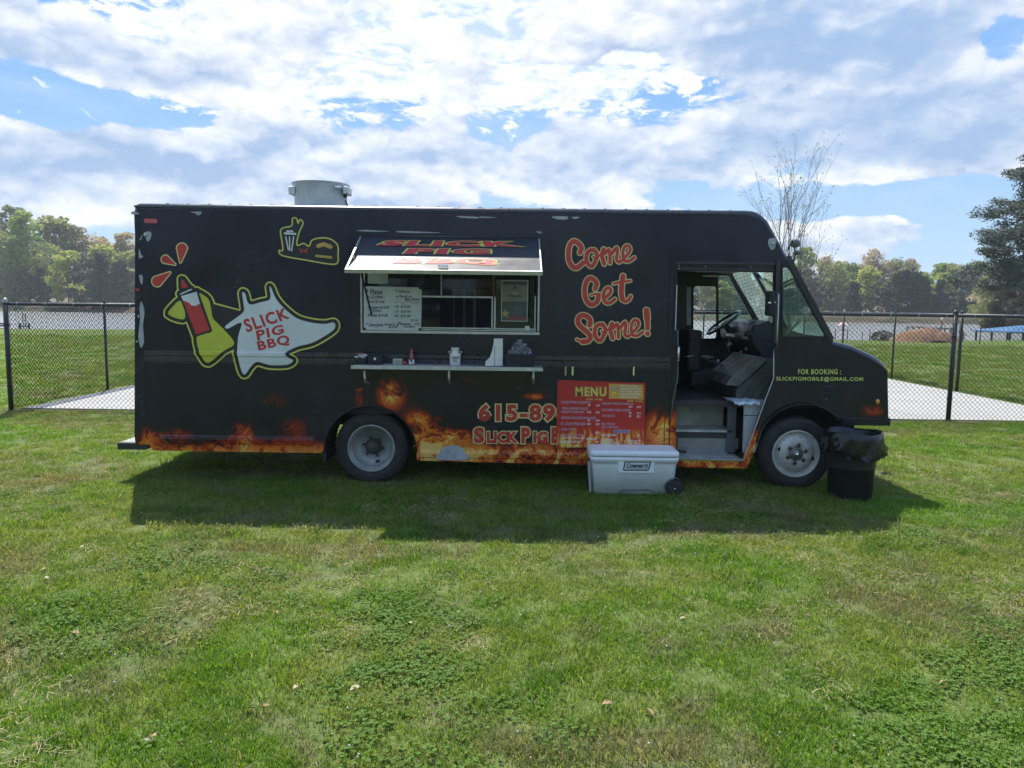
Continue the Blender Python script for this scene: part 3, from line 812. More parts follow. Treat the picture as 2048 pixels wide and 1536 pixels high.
# bare earth strip under the front run
ed = bpy.data.materials.new('bare_earth'); ed.use_nodes = True; q = G(ed.node_tree)
P = q.n('ShaderNodeNewGeometry').outputs['Position']
c = q.mix(q.ss(q.noise(P, 4, 5, .7), .35, .65), (.085, .055, .035), (.13, .10, .05))
b = q.n('ShaderNodeBsdfPrincipled', {'Base Color': c, 'Roughness': .95}); q.n('ShaderNodeOutputMaterial', {0: b.outputs[0]})
rr = random.Random(2); V = []; F = []; n_ = 240
for i in range(n_ + 1):
    x = -8.3 + 22 * i / n_; w0 = .03 + .10 * rr.random() ** 2; w1 = .02 + .10 * rr.random() ** 2
    V += [(x, 12.02 - w0, float(hgt(x, 12)) + .004), (x, 12.06, float(hgt(x, 12)) + .030), (x, 12.16 + .3 * w1, float(hgt(x, 12)) + .006)]
    if i: k = i * 3; F += [(k - 3, k, k + 1, k - 2), (k - 2, k + 1, k + 2, k - 1)]
o = MB().add(V, F).build('earth_strip', ed, fix=False); o['kind'] = 'structure'
# weeds along the strip
m = MB()
for i in range(520):
    x = rr.uniform(-8.2, 13); y = 11.98 + rr.gauss(0, .05); hh = rr.uniform(.02, .09) * (1.5 if rr.random() < .1 else 1)
    for _ in range(6):
        a = rr.uniform(0, 6.283); l = hh * rr.uniform(.1, .7); w_ = .004
        m.add([(x - w_, y, 0), (x + w_, y, 0), (x + math.cos(a) * l, y + math.sin(a) * l, hh)], [(0, 1, 2)])
o = m.build('weeds', bl, fix=False); o['kind'] = 'stuff'; o['label'] = 'weeds growing along the foot of the front fence'; o['category'] = 'weeds'

# ------------------------------------------------------------------ things along the lake
WOOD = mat('weathered_wood', (.20, .15, .11), .85, var=.3, bump=.6)
DARKM = mat('dark_metal', (.03, .03, .035), .5, .3)
def A_(px, py, Y): return W(px, py, Y)
# dirt mound
m = MB(); rr = random.Random(4); V = []; F = []; nx, ny = 40, 14; mx, my, lx, ly = tx(1848, 46), 46, 2.15, 1.5
for j in range(ny + 1):
    for i in range(nx + 1):
        u, w_ = i / nx * 2 - 1, j / ny * 2 - 1; r2 = min(1, u * u + w_ * w_ * .9)
        z = .86 * (1 - r2) ** .75 * (1 + .12 * math.sin(u * 9 + 1) * math.cos(w_ * 5)) + rr.uniform(-.02, .02) * (r2 < .95)
        V.append((mx + u * lx, my + w_ * ly, float(hgt(mx, my)) - .05 + z))
F = [(j * (nx + 1) + i, j * (nx + 1) + i + 1, (j + 1) * (nx + 1) + i + 1, (j + 1) * (nx + 1) + i) for j in range(ny) for i in range(nx)]
tag(m.add(V, F, True).build('dirt_mound', mat('orange_clay', (.27, .15, .085), .95, var=.3, vs=3, bump=1, bs=12), fix=False), 'heap of orange clay soil on the grass beyond the right fence', 'dirt mound')
# clipped brown shrub
m = MB(); p = A_(1765, 690, 47); crown_quads(m, (p.x, 47, p.z + .42), (.78, .5, .50), 1500, .06, random.Random(8), .8)
t_ = MB(); [t_.tube([(p.x + dx, 47, p.z - .3), (p.x + dx * 1.6, 47, p.z + .5)], [.03, .01], 5) for dx in (-.3, -.1, .15, .35)]
r_ = thing('shrub', 'brown boxy shrub by the water left of the orange dirt mound', 'shrub', (p.x, 47, p.z - .1))
m.build('foliage', L_BROWN, r_, fix=False); t_.build('stem', BARK, r_)
# blue roofed shelter
x0, x1, y0, y1 = tx(1982, 52), tx(2130, 52), 50.5, 54.5; ze = A_(2000, 662, 52).z; zr = ze + .40; gz = float(hgt(x0, 52)) - .05
r_ = thing('lake_shelter', 'shelter with low blue hipped roof on thin posts at the right edge by the water', 'shelter', (x0, y0, gz))
ym = (y0 + y1) / 2
MB().add([(x0, y0, ze), (x1, y0, ze), (x1, y1, ze), (x0, y1, ze), (x0 + 2.2, ym, zr), (x1 - 2.2, ym, zr), (x0, y0, ze - .08), (x1, y0, ze - .08), (x1, y1, ze - .08), (x0, y1, ze - .08)],
         [(0, 1, 5, 4), (1, 2, 5), (2, 3, 4, 5), (3, 0, 4), (0, 6, 7, 1), (1, 7, 8, 2), (2, 8, 9, 3), (3, 9, 6, 0), (6, 9, 8, 7)]).build('roof', mat('blue_roof_metal', (.10, .24, .45), .5, var=.1), r_)
for i in range(5):
    for yy in (y0 + .15, y1 - .15):
        xx = x0 + .3 + (x1 - x0 - .6) * i / 4
        MB().box(xx - .05, xx + .05, yy - .05, yy + .05, gz - .5, ze - .09).build('post', DARKM, r_)
# fishing dock on the right
dx0, dx1, dy = tx(1852, 56), tx(1900, 56), 56.0; dz = -.40
r_ = thing('dock', 'small wooden dock with railings behind the dirt mound', 'dock', (dx0, dy, dz))
nb = 12
for i in range(nb): MB().box(dx0 + (dx1 - dx0) * i / nb + .01, dx0 + (dx1 - dx0) * (i + 1) / nb - .01, dy, dy + 3, dz - .03, dz + .02).build('plank', WOOD, r_)
for yy in (dy + .1, dy + 2.9):
    MB().box(dx0, dx1, yy, yy + .06, dz + .92, dz + .99).build('rail', WOOD, r_); MB().box(dx0, dx1, yy, yy + .06, dz + .45, dz + .50).build('rail', WOOD, r_)
    for i in range(5):
        xx = dx0 + (dx1 - dx0) * i / 4; MB().box(xx - .05, xx + .05, yy, yy + .08, dz - 1.0, dz + .97).build('post', WOOD, r_)
sx_, sz_ = tx(1876, 56), dz
for i in range(2):
    xx = tx(1898 + i * 26, 55); MB().box(xx - .05, xx + .05, 55, 55.08, -1.0, dz + 1.0 - i * .25).build('post', WOOD, r_)
MB().bar((tx(1895, 55), 55, dz + .95), (tx(1930, 55), 55, dz + .45), .06, .06).build('handrail', WOOD, r_)
# lamp post on the dock
r_ = thing('dock_lamp', 'thin dark lamp post standing on the small wooden dock', 'lamp post', (tx(1879, 55), 55.0, -.5))
MB().tube([(tx(1879, 55), 55, -1), (tx(1879, 55), 55, 1.15)], .04, 8).build('pole', DARKM, r_)
MB().lathe([(0, .25), (.08, .22), (.10, .05), (.06, 0), (0, 0)], (tx(1879, 55), 55, 1.12), n=10).build('lantern', mat('pale_lantern', (.7, .7, .66), .4), r_)
# sapling in the right lawn
r_ = thing('sapling', 'small staked sapling with thin crown in front of the blue shelter', 'tree', (tx(1957, 44), 44, float(hgt(0, 44)) - .03))
x = tx(1957, 44); MB().tube([(x, 44, -.1), (x + .02, 44, .9), (x - .02, 44, 1.9)], [.035, .025, .01], 6).build('trunk', BARK, r_)
m = MB(); crown_quads(m, (x - .1, 44, 1.45), (.55, .5, .35), 90, .05, random.Random(3), .3)
for a in range(7): m2 = None
m.build('crown', L_BROWN, r_, fix=False)
# checkered float / umbrella on the far water
p = A_(1685, 655, 90); r_ = thing('beach_umbrella', 'red and white checkered umbrella on the water far behind the hood', 'umbrella', (p.x, 90, WATER_Z))
RED = mat('red_cloth', (.55, .06, .05), .7); WHT = mat('white_cloth', (.8, .8, .78), .7)
for i in range(12):
    a0, a1 = i * math.pi / 6, (i + 1) * math.pi / 6
    for k, (ra, rb, za, zb) in enumerate(((.0, .42, 1.0, .90), (.42, .85, .90, .62))):
        vs = [(p.x + ra * math.cos(a0), 90 + ra * math.sin(a0), WATER_Z + za), (p.x + rb * math.cos(a0), 90 + rb * math.sin(a0), WATER_Z + zb),
              (p.x + rb * math.cos(a1), 90 + rb * math.sin(a1), WATER_Z + zb), (p.x + ra * math.cos(a1), 90 + ra * math.sin(a1), WATER_Z + za)]
        MB().add(vs, [(0, 1, 2, 3)]).build('panel', RED if (i + k) % 2 else WHT, r_)
MB().tube([(p.x, 90, WATER_Z - .4), (p.x, 90, WATER_Z + 1.0)], .04, 6).build('pole', DARKM, r_)
# mooring posts in the water on the right
for k, (px, lab) in enumerate([(1668, 'thin grey mooring pole nearest the hood of the truck'), (1692, 'mooring pole under the checkered umbrella'), (1737, 'mooring pole just left of the brown shrub'), (1722, 'short dark mooring pole between two taller ones')]):
    o = MB().tube([(tx(px, 58), 58, -1.2), (tx(px, 58), 58, .35 - .2 * (k == 3))], .035, 7).build('mooring_pole', DARKM); tag(o, lab, 'pole', 'mooring poles in the lake')
# left dock with ladder
r_ = thing('landing_stage', 'low dark landing stage with ladder and bench behind the corner fence post', 'dock', (tx(45, 57), 57, -.5))
lx0, lx1 = tx(-30, 57), tx(66, 57)
for i in range(18): MB().box(lx0 + (lx1 - lx0) * i / 18 + .01, lx0 + (lx1 - lx0) * (i + 1) / 18 - .01, 56.4, 58.2, -.50, -.42).build('plank', WOOD, r_)
for px in (22, 48, 66): MB().box(tx(px, 57) - .05, tx(px, 57) + .05, 56.5, 56.6, -1.0, .05).build('post', DARKM, r_)
MB().box(tx(45, 57), tx(66, 57), 56.5, 56.56, -.22, -.14).build('rail', DARKM, r_)
for px in (33, 39): MB().tube([(tx(px, 57), 57.8, -.6), (tx(px, 57), 57.8, .75)], .03, 6).build('ladder_rail', DARKM, r_)
for i in range(5): MB().bar((tx(33, 57), 57.8, -.25 + .22 * i), (tx(39, 57), 57.8, -.25 + .22 * i), .04, .04).build('rung', DARKM, r_)
r_ = thing('park_bench', 'dark red bench at the far left edge beside the lake', 'bench', (tx(0, 54), 54, float(hgt(-35, 54)) - .02)); bz = float(hgt(-35, 54)); bx = tx(0, 54)
BR = mat('dark_red_paint', (.16, .03, .04), .5)
for i in range(3): MB().box(bx - .6, bx + .45, 54 + i * .14, 54.12 + i * .14, bz + .42, bz + .46).build('slat', BR, r_)
for i in range(2): MB().box(bx - .6, bx + .45, 54.42, 54.45, bz + .55 + i * .15, bz + .67 + i * .15).build('slat', BR, r_)
for xx in (bx - .5, bx + .35): MB().box(xx - .03, xx + .03, 54.0, 54.44, bz - .1, bz + .42).build('leg', DARKM, r_)
# ------------------------------------------------------------------ the food truck
YS, YF = 7.42, 9.52
def S(px, py, Y=YS):
    p = W(px, py, Y); return (p.x, p.z)
def SL(pts): return [S(*p) for p in pts]
truck = thing('food_truck', 'black step van food truck with flame wrap, open cab door and raised serving awning', 'food truck', (0, YS, 0))
wr = bpy.data.materials.new('printed_wrap'); wr.use_nodes = True; q = G(wr.node_tree)
P = q.n('ShaderNodeTexCoord').outputs['Object']; X, Y_, Z = q.xyz(P)
P2_ = q.vec(X, 0.0, Z)
wv = q.v('MULTIPLY', q.v('SUBTRACT', q.noise(q.v('MULTIPLY', P2_, (1, 1, .7)), 3.2, 3, .5, col=True), (.5, .5, .5)), (.55, 0, .5))
Q = q.v('ADD', P2_, wv)
nz = q.noise(q.v('MULTIPLY', Q, (2.3, 1, 2.6)), 1.5, 4, .55, 1.2)
rid = q.m('SUBTRACT', 1.0, q.m('ABSOLUTE', q.m('SUBTRACT', q.m('MULTIPLY', nz, 2.0), 1.0)))
rid = q.m('POWER', rid, 5.0)
nz2 = q.noise(q.v('MULTIPLY', Q, (5.2, 1, 4.2)), 1.7, 4, .6, 2.2)
rid2 = q.m('POWER', q.m('SUBTRACT', 1.0, q.m('ABSOLUTE', q.m('SUBTRACT', q.m('MULTIPLY', nz2, 2.0), 1.0))), 7.0)
wisp = q.m('ADD', q.m('ADD', q.m('MULTIPLY', q.ss(nz, .44, .60), .48), q.m('MULTIPLY', rid, .40)), q.m('MULTIPLY', rid2, .42))
heat = q.ss(Z, .54, .26, 0.0, .86)
for (px, py, sx_, sz_, a_) in [(782, 788, .13, .16, 1.05), (718, 800, .06, .14, .36), (860, 885, .16, .16, .75), (905, 872, .24, .07, .85), (925, 905, .3, .07, .3), (835, 850, .12, .2, .5),
                               (1325, 860, .20, .20, 1.0), (1070, 793, .13, .035, .65), (1505, 885, .20, .13, .8), (1748, 822, .14, .07, .45), (550, 800, .16, .11, .26),
                               (590, 855, .19, .13, .36), (485, 868, .10, .14, .8), (300, 868, .12, .10, .45), (360, 865, .12, .06, .55), (840, 838, .3, .06, .3), (1060, 905, .5, .09, .35), (1700, 800, .15, .1, .18)]:
    cx, cz = S(px, py)
    d = q.v('MULTIPLY', q.v('SUBTRACT', P2_, (cx, 0, cz)), (1 / sx_, 0, 1 / sz_))
    e = q.m('MULTIPLY', q.m('EXPONENT', q.m('MULTIPLY', q.v('DOT_PRODUCT', d, d), -1.0)), a_)
    heat = q.m('ADD', heat, e)
val = q.m('MULTIPLY', heat, q.m('ADD', .16, wisp))
emb = q.m('MULTIPLY', q.ss(q.noise(q.v('MULTIPLY', P2_, (1, 1, 1.6)), 5.5, 2, .5, .6), .66, .76), q.m('MULTIPLY', q.ss(Z, .45, .75), q.ss(Z, 1.75, 1.0)))
val = q.m('ADD', val, q.m('MULTIPLY', emb, .28))
col = q.ramp(val, [(0.0, (.009, .011, .021)), (.17, (.012, .011, .016)), (.29, (.12, .014, .010)), (.37, (.30, .026, .012)), (.50, (.46, .055, .012)), (.56, (.62, .14, .018)), (.76, (.66, .18, .022)), (.86, (.72, .34, .05)), (1.0, (.78, .50, .14))])
spark = q.m('MULTIPLY', q.ss(q.noise(q.v('MULTIPLY', P2_, (1, 1, 1.5)), 34, 2, .5), .80, .83), q.ss(Z, 1.9, 1.1))
col = q.mix(q.m('MULTIPLY', spark, .8), col, (.42, .32, .28))
dust = q.ss(q.noise(P2_, 1.4, 6, .65), .35, .75)
col = q.mix(q.m('MULTIPLY', dust, .03), col, (.20, .21, .27))
low = q.m('MULTIPLY', q.ss(Z, .75, .30), q.ss(q.noise(P2_, 7, 5, .7), .4, .7)); col = q.mix(q.m('MULTIPLY', low, .22), col, (.10, .085, .06))
bh = q.m('ADD', q.noise(q.v('MULTIPLY', P2_, (.8, 1, .5)), 1.6, 2, .4), 0.0)
bmp = q.n('ShaderNodeBump', {'Height': bh, 'Strength': .5, 'Distance': .06})
b = q.n('ShaderNodeBsdfPrincipled', {'Base Color': col, 'Roughness': q.lin(dust, 0, 1, .16, .32), 'Specular IOR Level': .38, 'Normal': bmp.outputs[0]})
q.n('ShaderNodeOutputMaterial', {0: b.outputs[0]}); WRAP = wr

BLK = mat('black_paint', (.014, .014, .017), .32, var=.2, vs=3, spec=.5, dirt=.05)
BLKM = mat('matt_black_rubber', (.020, .020, .021), .8, var=.2)
INT = mat('cab_lining', (.040, .042, .046), .7, var=.25, vs=4)
INTG = mat('cab_lining_green_grey', (.055, .062, .058), .75, var=.2, vs=4)
ALU = mat('aluminium', (.55, .56, .56), .38, .85, var=.12, vs=10, dirt=.15)
ALUP = mat('aluminium_trim', (.50, .51, .48), .45, .55, var=.12, vs=14, dirt=.2)
STEEL = mat('galvanised_step', (.52, .53, .50), .5, .35, var=.2, vs=8, dirt=.45, bump=.5)
CHROME = mat('chrome', (.75, .76, .78), .18, 1.0, var=.05)
PEEL = mat('bare_primer', (.36, .38, .40), .6, var=.15, vs=12)
RUB = mat('tyre_rubber', (.024, .024, .024), .78, var=.3, vs=9, dirt=.5, bump=.4, bs=60)
RIMG = mat('rim_grey', (.33, .34, .34), .5, .4, var=.15, vs=9, dirt=.4)
RIMW = mat('rim_worn_white', (.50, .49, .46), .55, .1, var=.15, vs=7, dirt=.6)
KIT = mat('kitchen_steel', (.34, .36, .42), .45, .6, var=.15, vs=3)
KITD = mat('kitchen_dark_wall', (.16, .17, .24), .6, var=.2, vs=3)

def arc(cx, cy, r, a0, a1, n=22):
    return [(cx + r * math.cos(R(a)), cy - r * math.sin(R(a))) for a in np.linspace(a0, a1, n)]
side_out = [(269, 872), (271, 888), (299, 889), (306, 901), (640, 906), (648, 900)] + arc(741, 903, 93, 178, 6, 26) + \
    [(834, 921), (1350, 934), (1494, 937), (1511, 893)] + arc(1605, 900, 95, 172, 42, 22) + \
    [(1777, 850), (1775, 742), (1766, 733), (1741, 718), (1704, 700), (1667, 690), (1659, 680), (1567, 510), (1545, 471), (1529, 446), (1515, 435), (1498, 431), (900, 424), (285, 417), (270, 424)]
win_hole = [(727, 480), (1074, 482), (1074, 664), (727, 660)]
door_hole = [(1355, 542), (1548, 545), (1547, 755), (1530, 800), (1486, 921), (1352, 917)]
quarter = [(1564, 534), (1576, 534), (1581, 540), (1650, 668), (1650, 673), (1645, 675), (1564, 673)]
m = MB(); m.slab([SL(side_out), SL(win_hole), SL(door_hole), SL(quarter)], YS, YS + .035)
side_panel = m.build('side_panel', WRAP, truck)
# far side, mirrored outline with its own openings
fw = [S(1384, 571, YF), (S(1432, 571, YF)), (S(1432, 678, YF)), (S(1384, 678, YF))]
def rrect(pts, r=.05, n=4):
    out_ = []; k = len(pts); P_ = [Vector(p) for p in pts]
    for i in range(k):
        a, b_, c_ = P_[i - 1], P_[i], P_[(i + 1) % k]; u = (a - b_).normalized(); w_ = (c_ - b_).normalized()
        for j in range(n + 1):
            t = j / n; p0, p1 = b_ + u * r, b_ + w_ * r
            out_.append(tuple(p0 * (1 - t) ** 2 + b_ * 2 * t * (1 - t) + p1 * t ** 2))
    return out_
far_out = [(269, 872), (271, 888), (648, 903)] + arc(741, 903, 93, 178, 6, 14) + [(834, 921), (1494, 937), (1511, 893)] + arc(1605, 900, 95, 172, 42, 14) + side_out[side_out.index((1777, 850)):]
q0 = SL(quarter)
q0 = [(x - (.06 if i in (0, 6) else 0), z) for i, (x, z) in enumerate(q0)]
m = MB(); m.slab([SL(far_out), rrect(fw), q0], YF - .035, YF); m.build('far_side_panel', BLK, truck)
# roof, front curve and windscreen header: a sheet swept over the width with rolled edges
def swept(name, prof, r, mt, y0=YS, y1=YF, n=6, crown=.0, extra=None):
    pr = [Vector(p) for p in prof]; k = len(pr); rows = []
    for i, p in enumerate(pr):
        t = (pr[min(i + 1, k - 1)] - pr[max(i - 1, 0)]).normalized(); nrm = Vector((-t.y, t.x))
        if nrm.y < 0 and abs(nrm.y) > .3: nrm = -nrm
        row = []
        for j in range(n + 1):
            a = j / n * math.pi / 2; row.append((p.x - nrm.x * r * (1 - math.sin(a)), y0 + r * (1 - math.cos(a)), p.y - nrm.y * r * (1 - math.sin(a))))
        for j in range(1, 8):
            f_ = j / 8; cz = crown * math.sin(f_ * math.pi); row.append((p.x + nrm.x * cz, y0 + r + (y1 - y0 - 2 * r) * f_, p.y + nrm.y * cz))
        for j in range(n + 1):
            a = (1 - j / n) * math.pi / 2; row.append((p.x - nrm.x * r * (1 - math.sin(a)), y1 - r * (1 - math.cos(a)), p.y - nrm.y * r * (1 - math.sin(a))))
        rows.append(row)
    w_ = len(rows[0]); vs = [v_ for r2 in rows for v_ in r2]
    fs = [(i * w_ + j, i * w_ + j + 1, (i + 1) * w_ + j + 1, (i + 1) * w_ + j) for i in range(k - 1) for j in range(w_ - 1)]
    return MB().add(vs, fs, True).build(name, mt, truck)
roof_prof = SL([(265, 424), (265, 412), (268, 408), (276, 405)]) + [S(px, 405 + (px - 276) * 15.0 / 1222) for px in range(360, 1480, 80)] + SL([(1494, 419.5), (1507, 420.5), (1518, 424), (1527, 430), (1538, 441), (1551, 464), (1562, 484), (1573, 505), (1580, 519)])
swept('roof', roof_prof, .062, mat('roof_paint', (.020, .022, .030), .3, var=.15, vs=3, coat=.3), crown=.03)
# drip rail along the roof edge with its little seams
m = MB()
for px in range(330, 1480, 42):
    a, b_ = S(px, 405.2 + (px - 276) * 15.0 / 1222), None; m.box(a[0] - .012, a[0] + .012, YS + .05, YF - .05, a[1] - .006, a[1] + .004)
m.build('roof_seam', BLK, truck, kind='stuff')
MB().box(S(268, 405)[0], S(1490, 420)[0], YS - .006, YS + .02, S(800, 421)[1], S(800, 417.5)[1]).build('drip_rail', mat('drip_rail_paint', (.05, .055, .075), .3, var=.1), truck)
# rear wall
x0, z0 = S(269, 872); x1_, z1_ = S(265, 420)
MB().box(x1_ - .006, x1_ + .03, YS + .04, YF - .04, z0, z1_).build('rear_wall', BLK, truck)
# nose
hood_prof = SL([(1659, 681), (1668, 682), (1690, 687), (1706, 691), (1743, 708), (1758, 717), (1770, 726), (1776, 736), (1777.5, 760), (1777.5, 837)])
swept('hood', hood_prof, .07, mat('hood_paint', (.016, .018, .026), .22, var=.15, vs=3, coat=.5), y0=YS, y1=YF)
bx0, bx1 = S(1684, 840)[0], S(1781, 840)[0]
MB().box(bx0, bx1, YS - .012, YF + .012, S(1740, 851)[1], S(1740, 836)[1], .008).build('front_bumper', WRAP, truck)
# windscreen frame and panes
wt, wb = S(1579, 519), S(1664, 679)
FR = mat('pillar_paint', (.016, .016, .020), .35, var=.2, coat=.2)
for yy, w_ in ((YS + .035, .07), (YF - .035, .07), ((YS + YF) / 2 + .12, .05)):
    MB().bar((wt[0], yy, wt[1]), (wb[0], yy, wb[1]), w_, .05, (1, 0, .4)).build('windscreen_pillar', FR, truck)
MB().bar((wt[0], YS + .03, wt[1]), (wt[0], YF - .03, wt[1]), .07, .07).build('windscreen_header', FR, truck)
MB().bar((wb[0] - .01, YS + .03, wb[1]), (wb[0] - .01, YF - .03, wb[1]), .07, .05).build('windscreen_sill', FR, truck)
GLG = glass('green_tinted_glass', (.62, .80, .73), 1.6, .02, .16, (.10, .19, .17))
GLC = glass('clear_glass', (.86, .92, .90), 1.2, .02)
for ya, yb in ((YS + .07, (YS + YF) / 2 + .095), ((YS + YF) / 2 + .145, YF - .07)):
    MB().add([(wt[0], ya, wt[1] - .03), (wt[0], yb, wt[1] - .03), (wb[0] - .01, yb, wb[1] + .02), (wb[0] - .01, ya, wb[1] + .02)], [(0, 1, 2, 3)]).build('windscreen_pane', GLG, truck, fix=False)
def pane(name, loop, y, mt, parent, th=.005):
    return MB().slab([loop], y, y + th).build(name, mt, parent)
MB().add([(x, YS + .018, z) for x, z in SL(quarter)], [tuple(range(7))]).build('quarter_window', GLG, truck, fix=False)
MB().add([(x, YF - .018, z) for x, z in q0], [tuple(range(7))]).build('quarter_window', GLG, truck, fix=False)
MB().add([(x, YF - .018, z) for x, z in rrect(fw)], [tuple(range(len(rrect(fw))))]).build('far_door_window', GLC, truck, fix=False)
sealq = MB(); lp = [(x, YS - .002, z) for x, z in SL(quarter)]; sealq.tube(lp + [lp[0]], .007, 6); sealq.build('window_seal', BLKM, truck)
sl2 = MB(); lp = [(x, YF - .04, z) for x, z in rrect(fw)]; sl2.tube(lp + [lp[0]], .010, 6); sl2.build('window_seal', BLKM, truck)
# rub rails pressed into the side
def railprof(z):
    return float(np.interp(z, [1.195, 1.215, 1.240, 1.262, 1.275, 1.308, 1.318], [0, .004, .005, .006, .015, .015, 0]))
def rail(name, pxa, pxb, zs, offs, mt):
    xa, xb = S(pxa, 710)[0], S(pxb, 710)[0]; m = MB(); vs = []
    for x, k in ((xa - .02, 0), (xa, 1), (xb, 1), (xb + .02, 0)):
        for z, o_ in zip(zs, offs): vs.append((x, YS - .0006 - o_ * k, z))
    n_ = len(zs); fs = [(i * n_ + j, i * n_ + j + 1, (i + 1) * n_ + j + 1, (i + 1) * n_ + j) for i in range(3) for j in range(n_ - 1)]
    return m.add(vs, fs).build(name, mt, truck)
RZ = [1.195, 1.215, 1.240, 1.262, 1.275, 1.308, 1.318]
RAILM = mat('rail_paint', (.030, .032, .042), .30, var=.2, vs=3, coat=.2)
rail('rub_rail', 292, 1338, RZ, [railprof(z) for z in RZ], RAILM)
def zc(py, px): return S(px, py)[1]
for a, b_, ya, yb in ((316, 625, 889, 871), (842, 1340, 919, 901)):
    mid = (a + b_) / 2; za, zb = zc(ya + 0, mid), zc(yb, mid)
    rail('lower_rail', a, b_, [za, za + .012, za + .05, zb - .012, zb], [0, .012, .018, .014, 0], WRAP)
# skirts, seams, mouldings
def sbox(name, x0, y0, x1, y1, off, mt, dep=.0, parent=None, b=0.0):
    ym = (y0 + y1) / 2; a, c_ = S(x0, ym), S(x1, ym); mx_, my_ = S((x0 + x1) / 2, y0), S((x0 + x1) / 2, y1)
    return MB().box(a[0], c_[0], YS - off, YS + dep, my_[1], mx_[1], b).build(name, mt, parent or truck)
SEAM = mat('seam_shadow_gap', (.006, .006, .006), .9, var=.1)
for x0, y0, x1, y1 in ((1343, 545, 1345, 905), (1334, 500, 1335.4, 890), (1666, 690, 1667.5, 800), (1612, 690, 1613, 760), (287, 430, 288, 868), (700, 470, 701, 700), (1099, 470, 1100, 700)):
    sbox('panel_seam', x0, y0, x1, y1, .0012, SEAM)
sbox('door_track', 1352, 524, 1556, 529, .022, mat('door_track_paint', (.03, .03, .035), .4, var=.2)); sbox('door_track', 1352, 536, 1550, 541, .016, BLK)
for px, py in ((1357, 531), (1357, 537), (1410, 533), (1500, 534)):
    c_ = S(px, py); MB().lathe([(0, -.024), (.006, -.022), (.007, -.015)], (c_[0], YS, c_[1]), 'y', 8).build('rivet', CHROME, truck)
sbox('door_edge_trim', 1351.2, 570, 1353, 660, .008, ALU)
m = MB(); m.tube([(S(1355.5, y)[0] + dx, YS - .006, S(1355, y)[1]) for y, dx in ((660, 0), (745, 0), (760, -.005), (800, -.05), (840, -.07))], .004, 6); m.build('door_seal', mat('seal_grey', (.2, .2, .2), .6), truck)
m = MB(); m.tube([(S(x, y)[0], YS - .004, S(x, y)[1]) for x, y in ((1547, 700), (1547, 756), (1530, 800), (1487, 920), (1352, 917))], .006, 6); m.build('door_frame_trim', ALUP, truck)
sbox('sill_plate', 1354, 918.5, 1482, 921.5, .006, CHROME, dep=.04)
# door handle
hr = sbox('door_handle', 1351.5, 690, 1359, 724, .018, BLK, b=.004)
p = S(1355.5, 692); q_ = S(1355.5, 720); MB().tube([(p[0], YS - .02, p[1]), (p[0], YS - .045, p[1] - .02), (p[0], YS - .045, q_[1] + .03), (q_[0], YS - .02, q_[1])], .011, 8).build('grip', CHROME, hr)
MB().lathe([(0, -.032), (.012, -.03), (.014, -.018)], (q_[0], YS, q_[1]), 'y', 12).build('lock', CHROME, hr)
# louvres
for i in range(5):
    a = S(1650, 772 + i * 5.2); b2 = S(1668, 772 + i * 5.2)
    MB().add([(a[0], YS - .001, a[1]), (b2[0], YS - .001, b2[1]), (b2[0], YS - .012, b2[1] - .012), (a[0], YS - .012, a[1] - .012), (a[0], YS - .001, a[1] - .014), (b2[0], YS - .001, b2[1] - .014)], [(0, 1, 2, 3), (3, 2, 5, 4)]).build('louvre', BLK, truck)
# lamps
def lens(name, px, py, rx, rz, mt, bez=None):
    c_ = S(px, py); m = MB(); m.ell((c_[0], YS - .002, c_[1]), (rx, .018, rz), 14, 8); o_ = m.build(name, mt, truck)
    if bez: MB().lathe([(rx * 1.25, 0), (rx * 1.28, -.008), (rx * 1.02, -.012)], (c_[0], YS, c_[1]), 'y', 18).build('bezel', bez, o_)
    return o_
AMB = mat('amber_lens', (.75, .28, .03), .2, var=.05, coat=1); REDL = mat('red_lens', (.50, .03, .03), .25, var=.1, coat=1)
lens('marker_lamp', 1755, 803, .021, .026, AMB); lens('marker_lamp', 1652, 798, .012, .013, mat('faded_amber', (.22, .12, .05), .5))
sbox('reflector', 289, 437.5, 315, 446.5, .006, REDL, b=.003); sbox('reflector', 272, 577, 279, 582, .004, REDL)
CLR = mat('clear_lens', (.55, .58, .60), .15, .3, var=.1, coat=1)
lens('clearance_lamp', 291, 469, .018, .020, CLR, CHROME); lens('clearance_lamp', 1546, 487, .016, .020, CLR, CHROME)
# peeled patches
def patch(pts, name='peeled_patch', mt=PEEL, off=.0015, sm=3):
    P_ = [tuple(v_)[:2] for v_ in smooth_path([(x, y, 0) for x, y in pts], sm, True)]
    return MB().slab([SL(P_)], YS - off, YS - off + .0008).build(name, mt, truck)
def z1(l): return [(230 + x / 4.266, 380 + y / 4.266) for x, y in l]
for pts in ([(268, 358), (310, 362), (305, 410), (285, 440), (265, 415)], [(205, 508), (212, 512), (225, 555), (240, 565), (215, 585), (203, 570)], [(205, 730), (235, 732), (235, 795), (222, 800)],
            [(222, 950), (240, 980), (252, 1050), (240, 1150), (248, 1280), (232, 1340), (215, 1335), (200, 1250), (215, 1100), (210, 1010)], [(178, 1285), (195, 1290), (185, 1302)],
            [(645, 188), (735, 186), (728, 210), (700, 215), (688, 200)], [(142, 185), (185, 190), (205, 205), (145, 208)], [(235, 385), (222, 425), (210, 425), (225, 395)], [(192, 1065), (212, 1070), (200, 1095)]):
    patch(z1(pts))
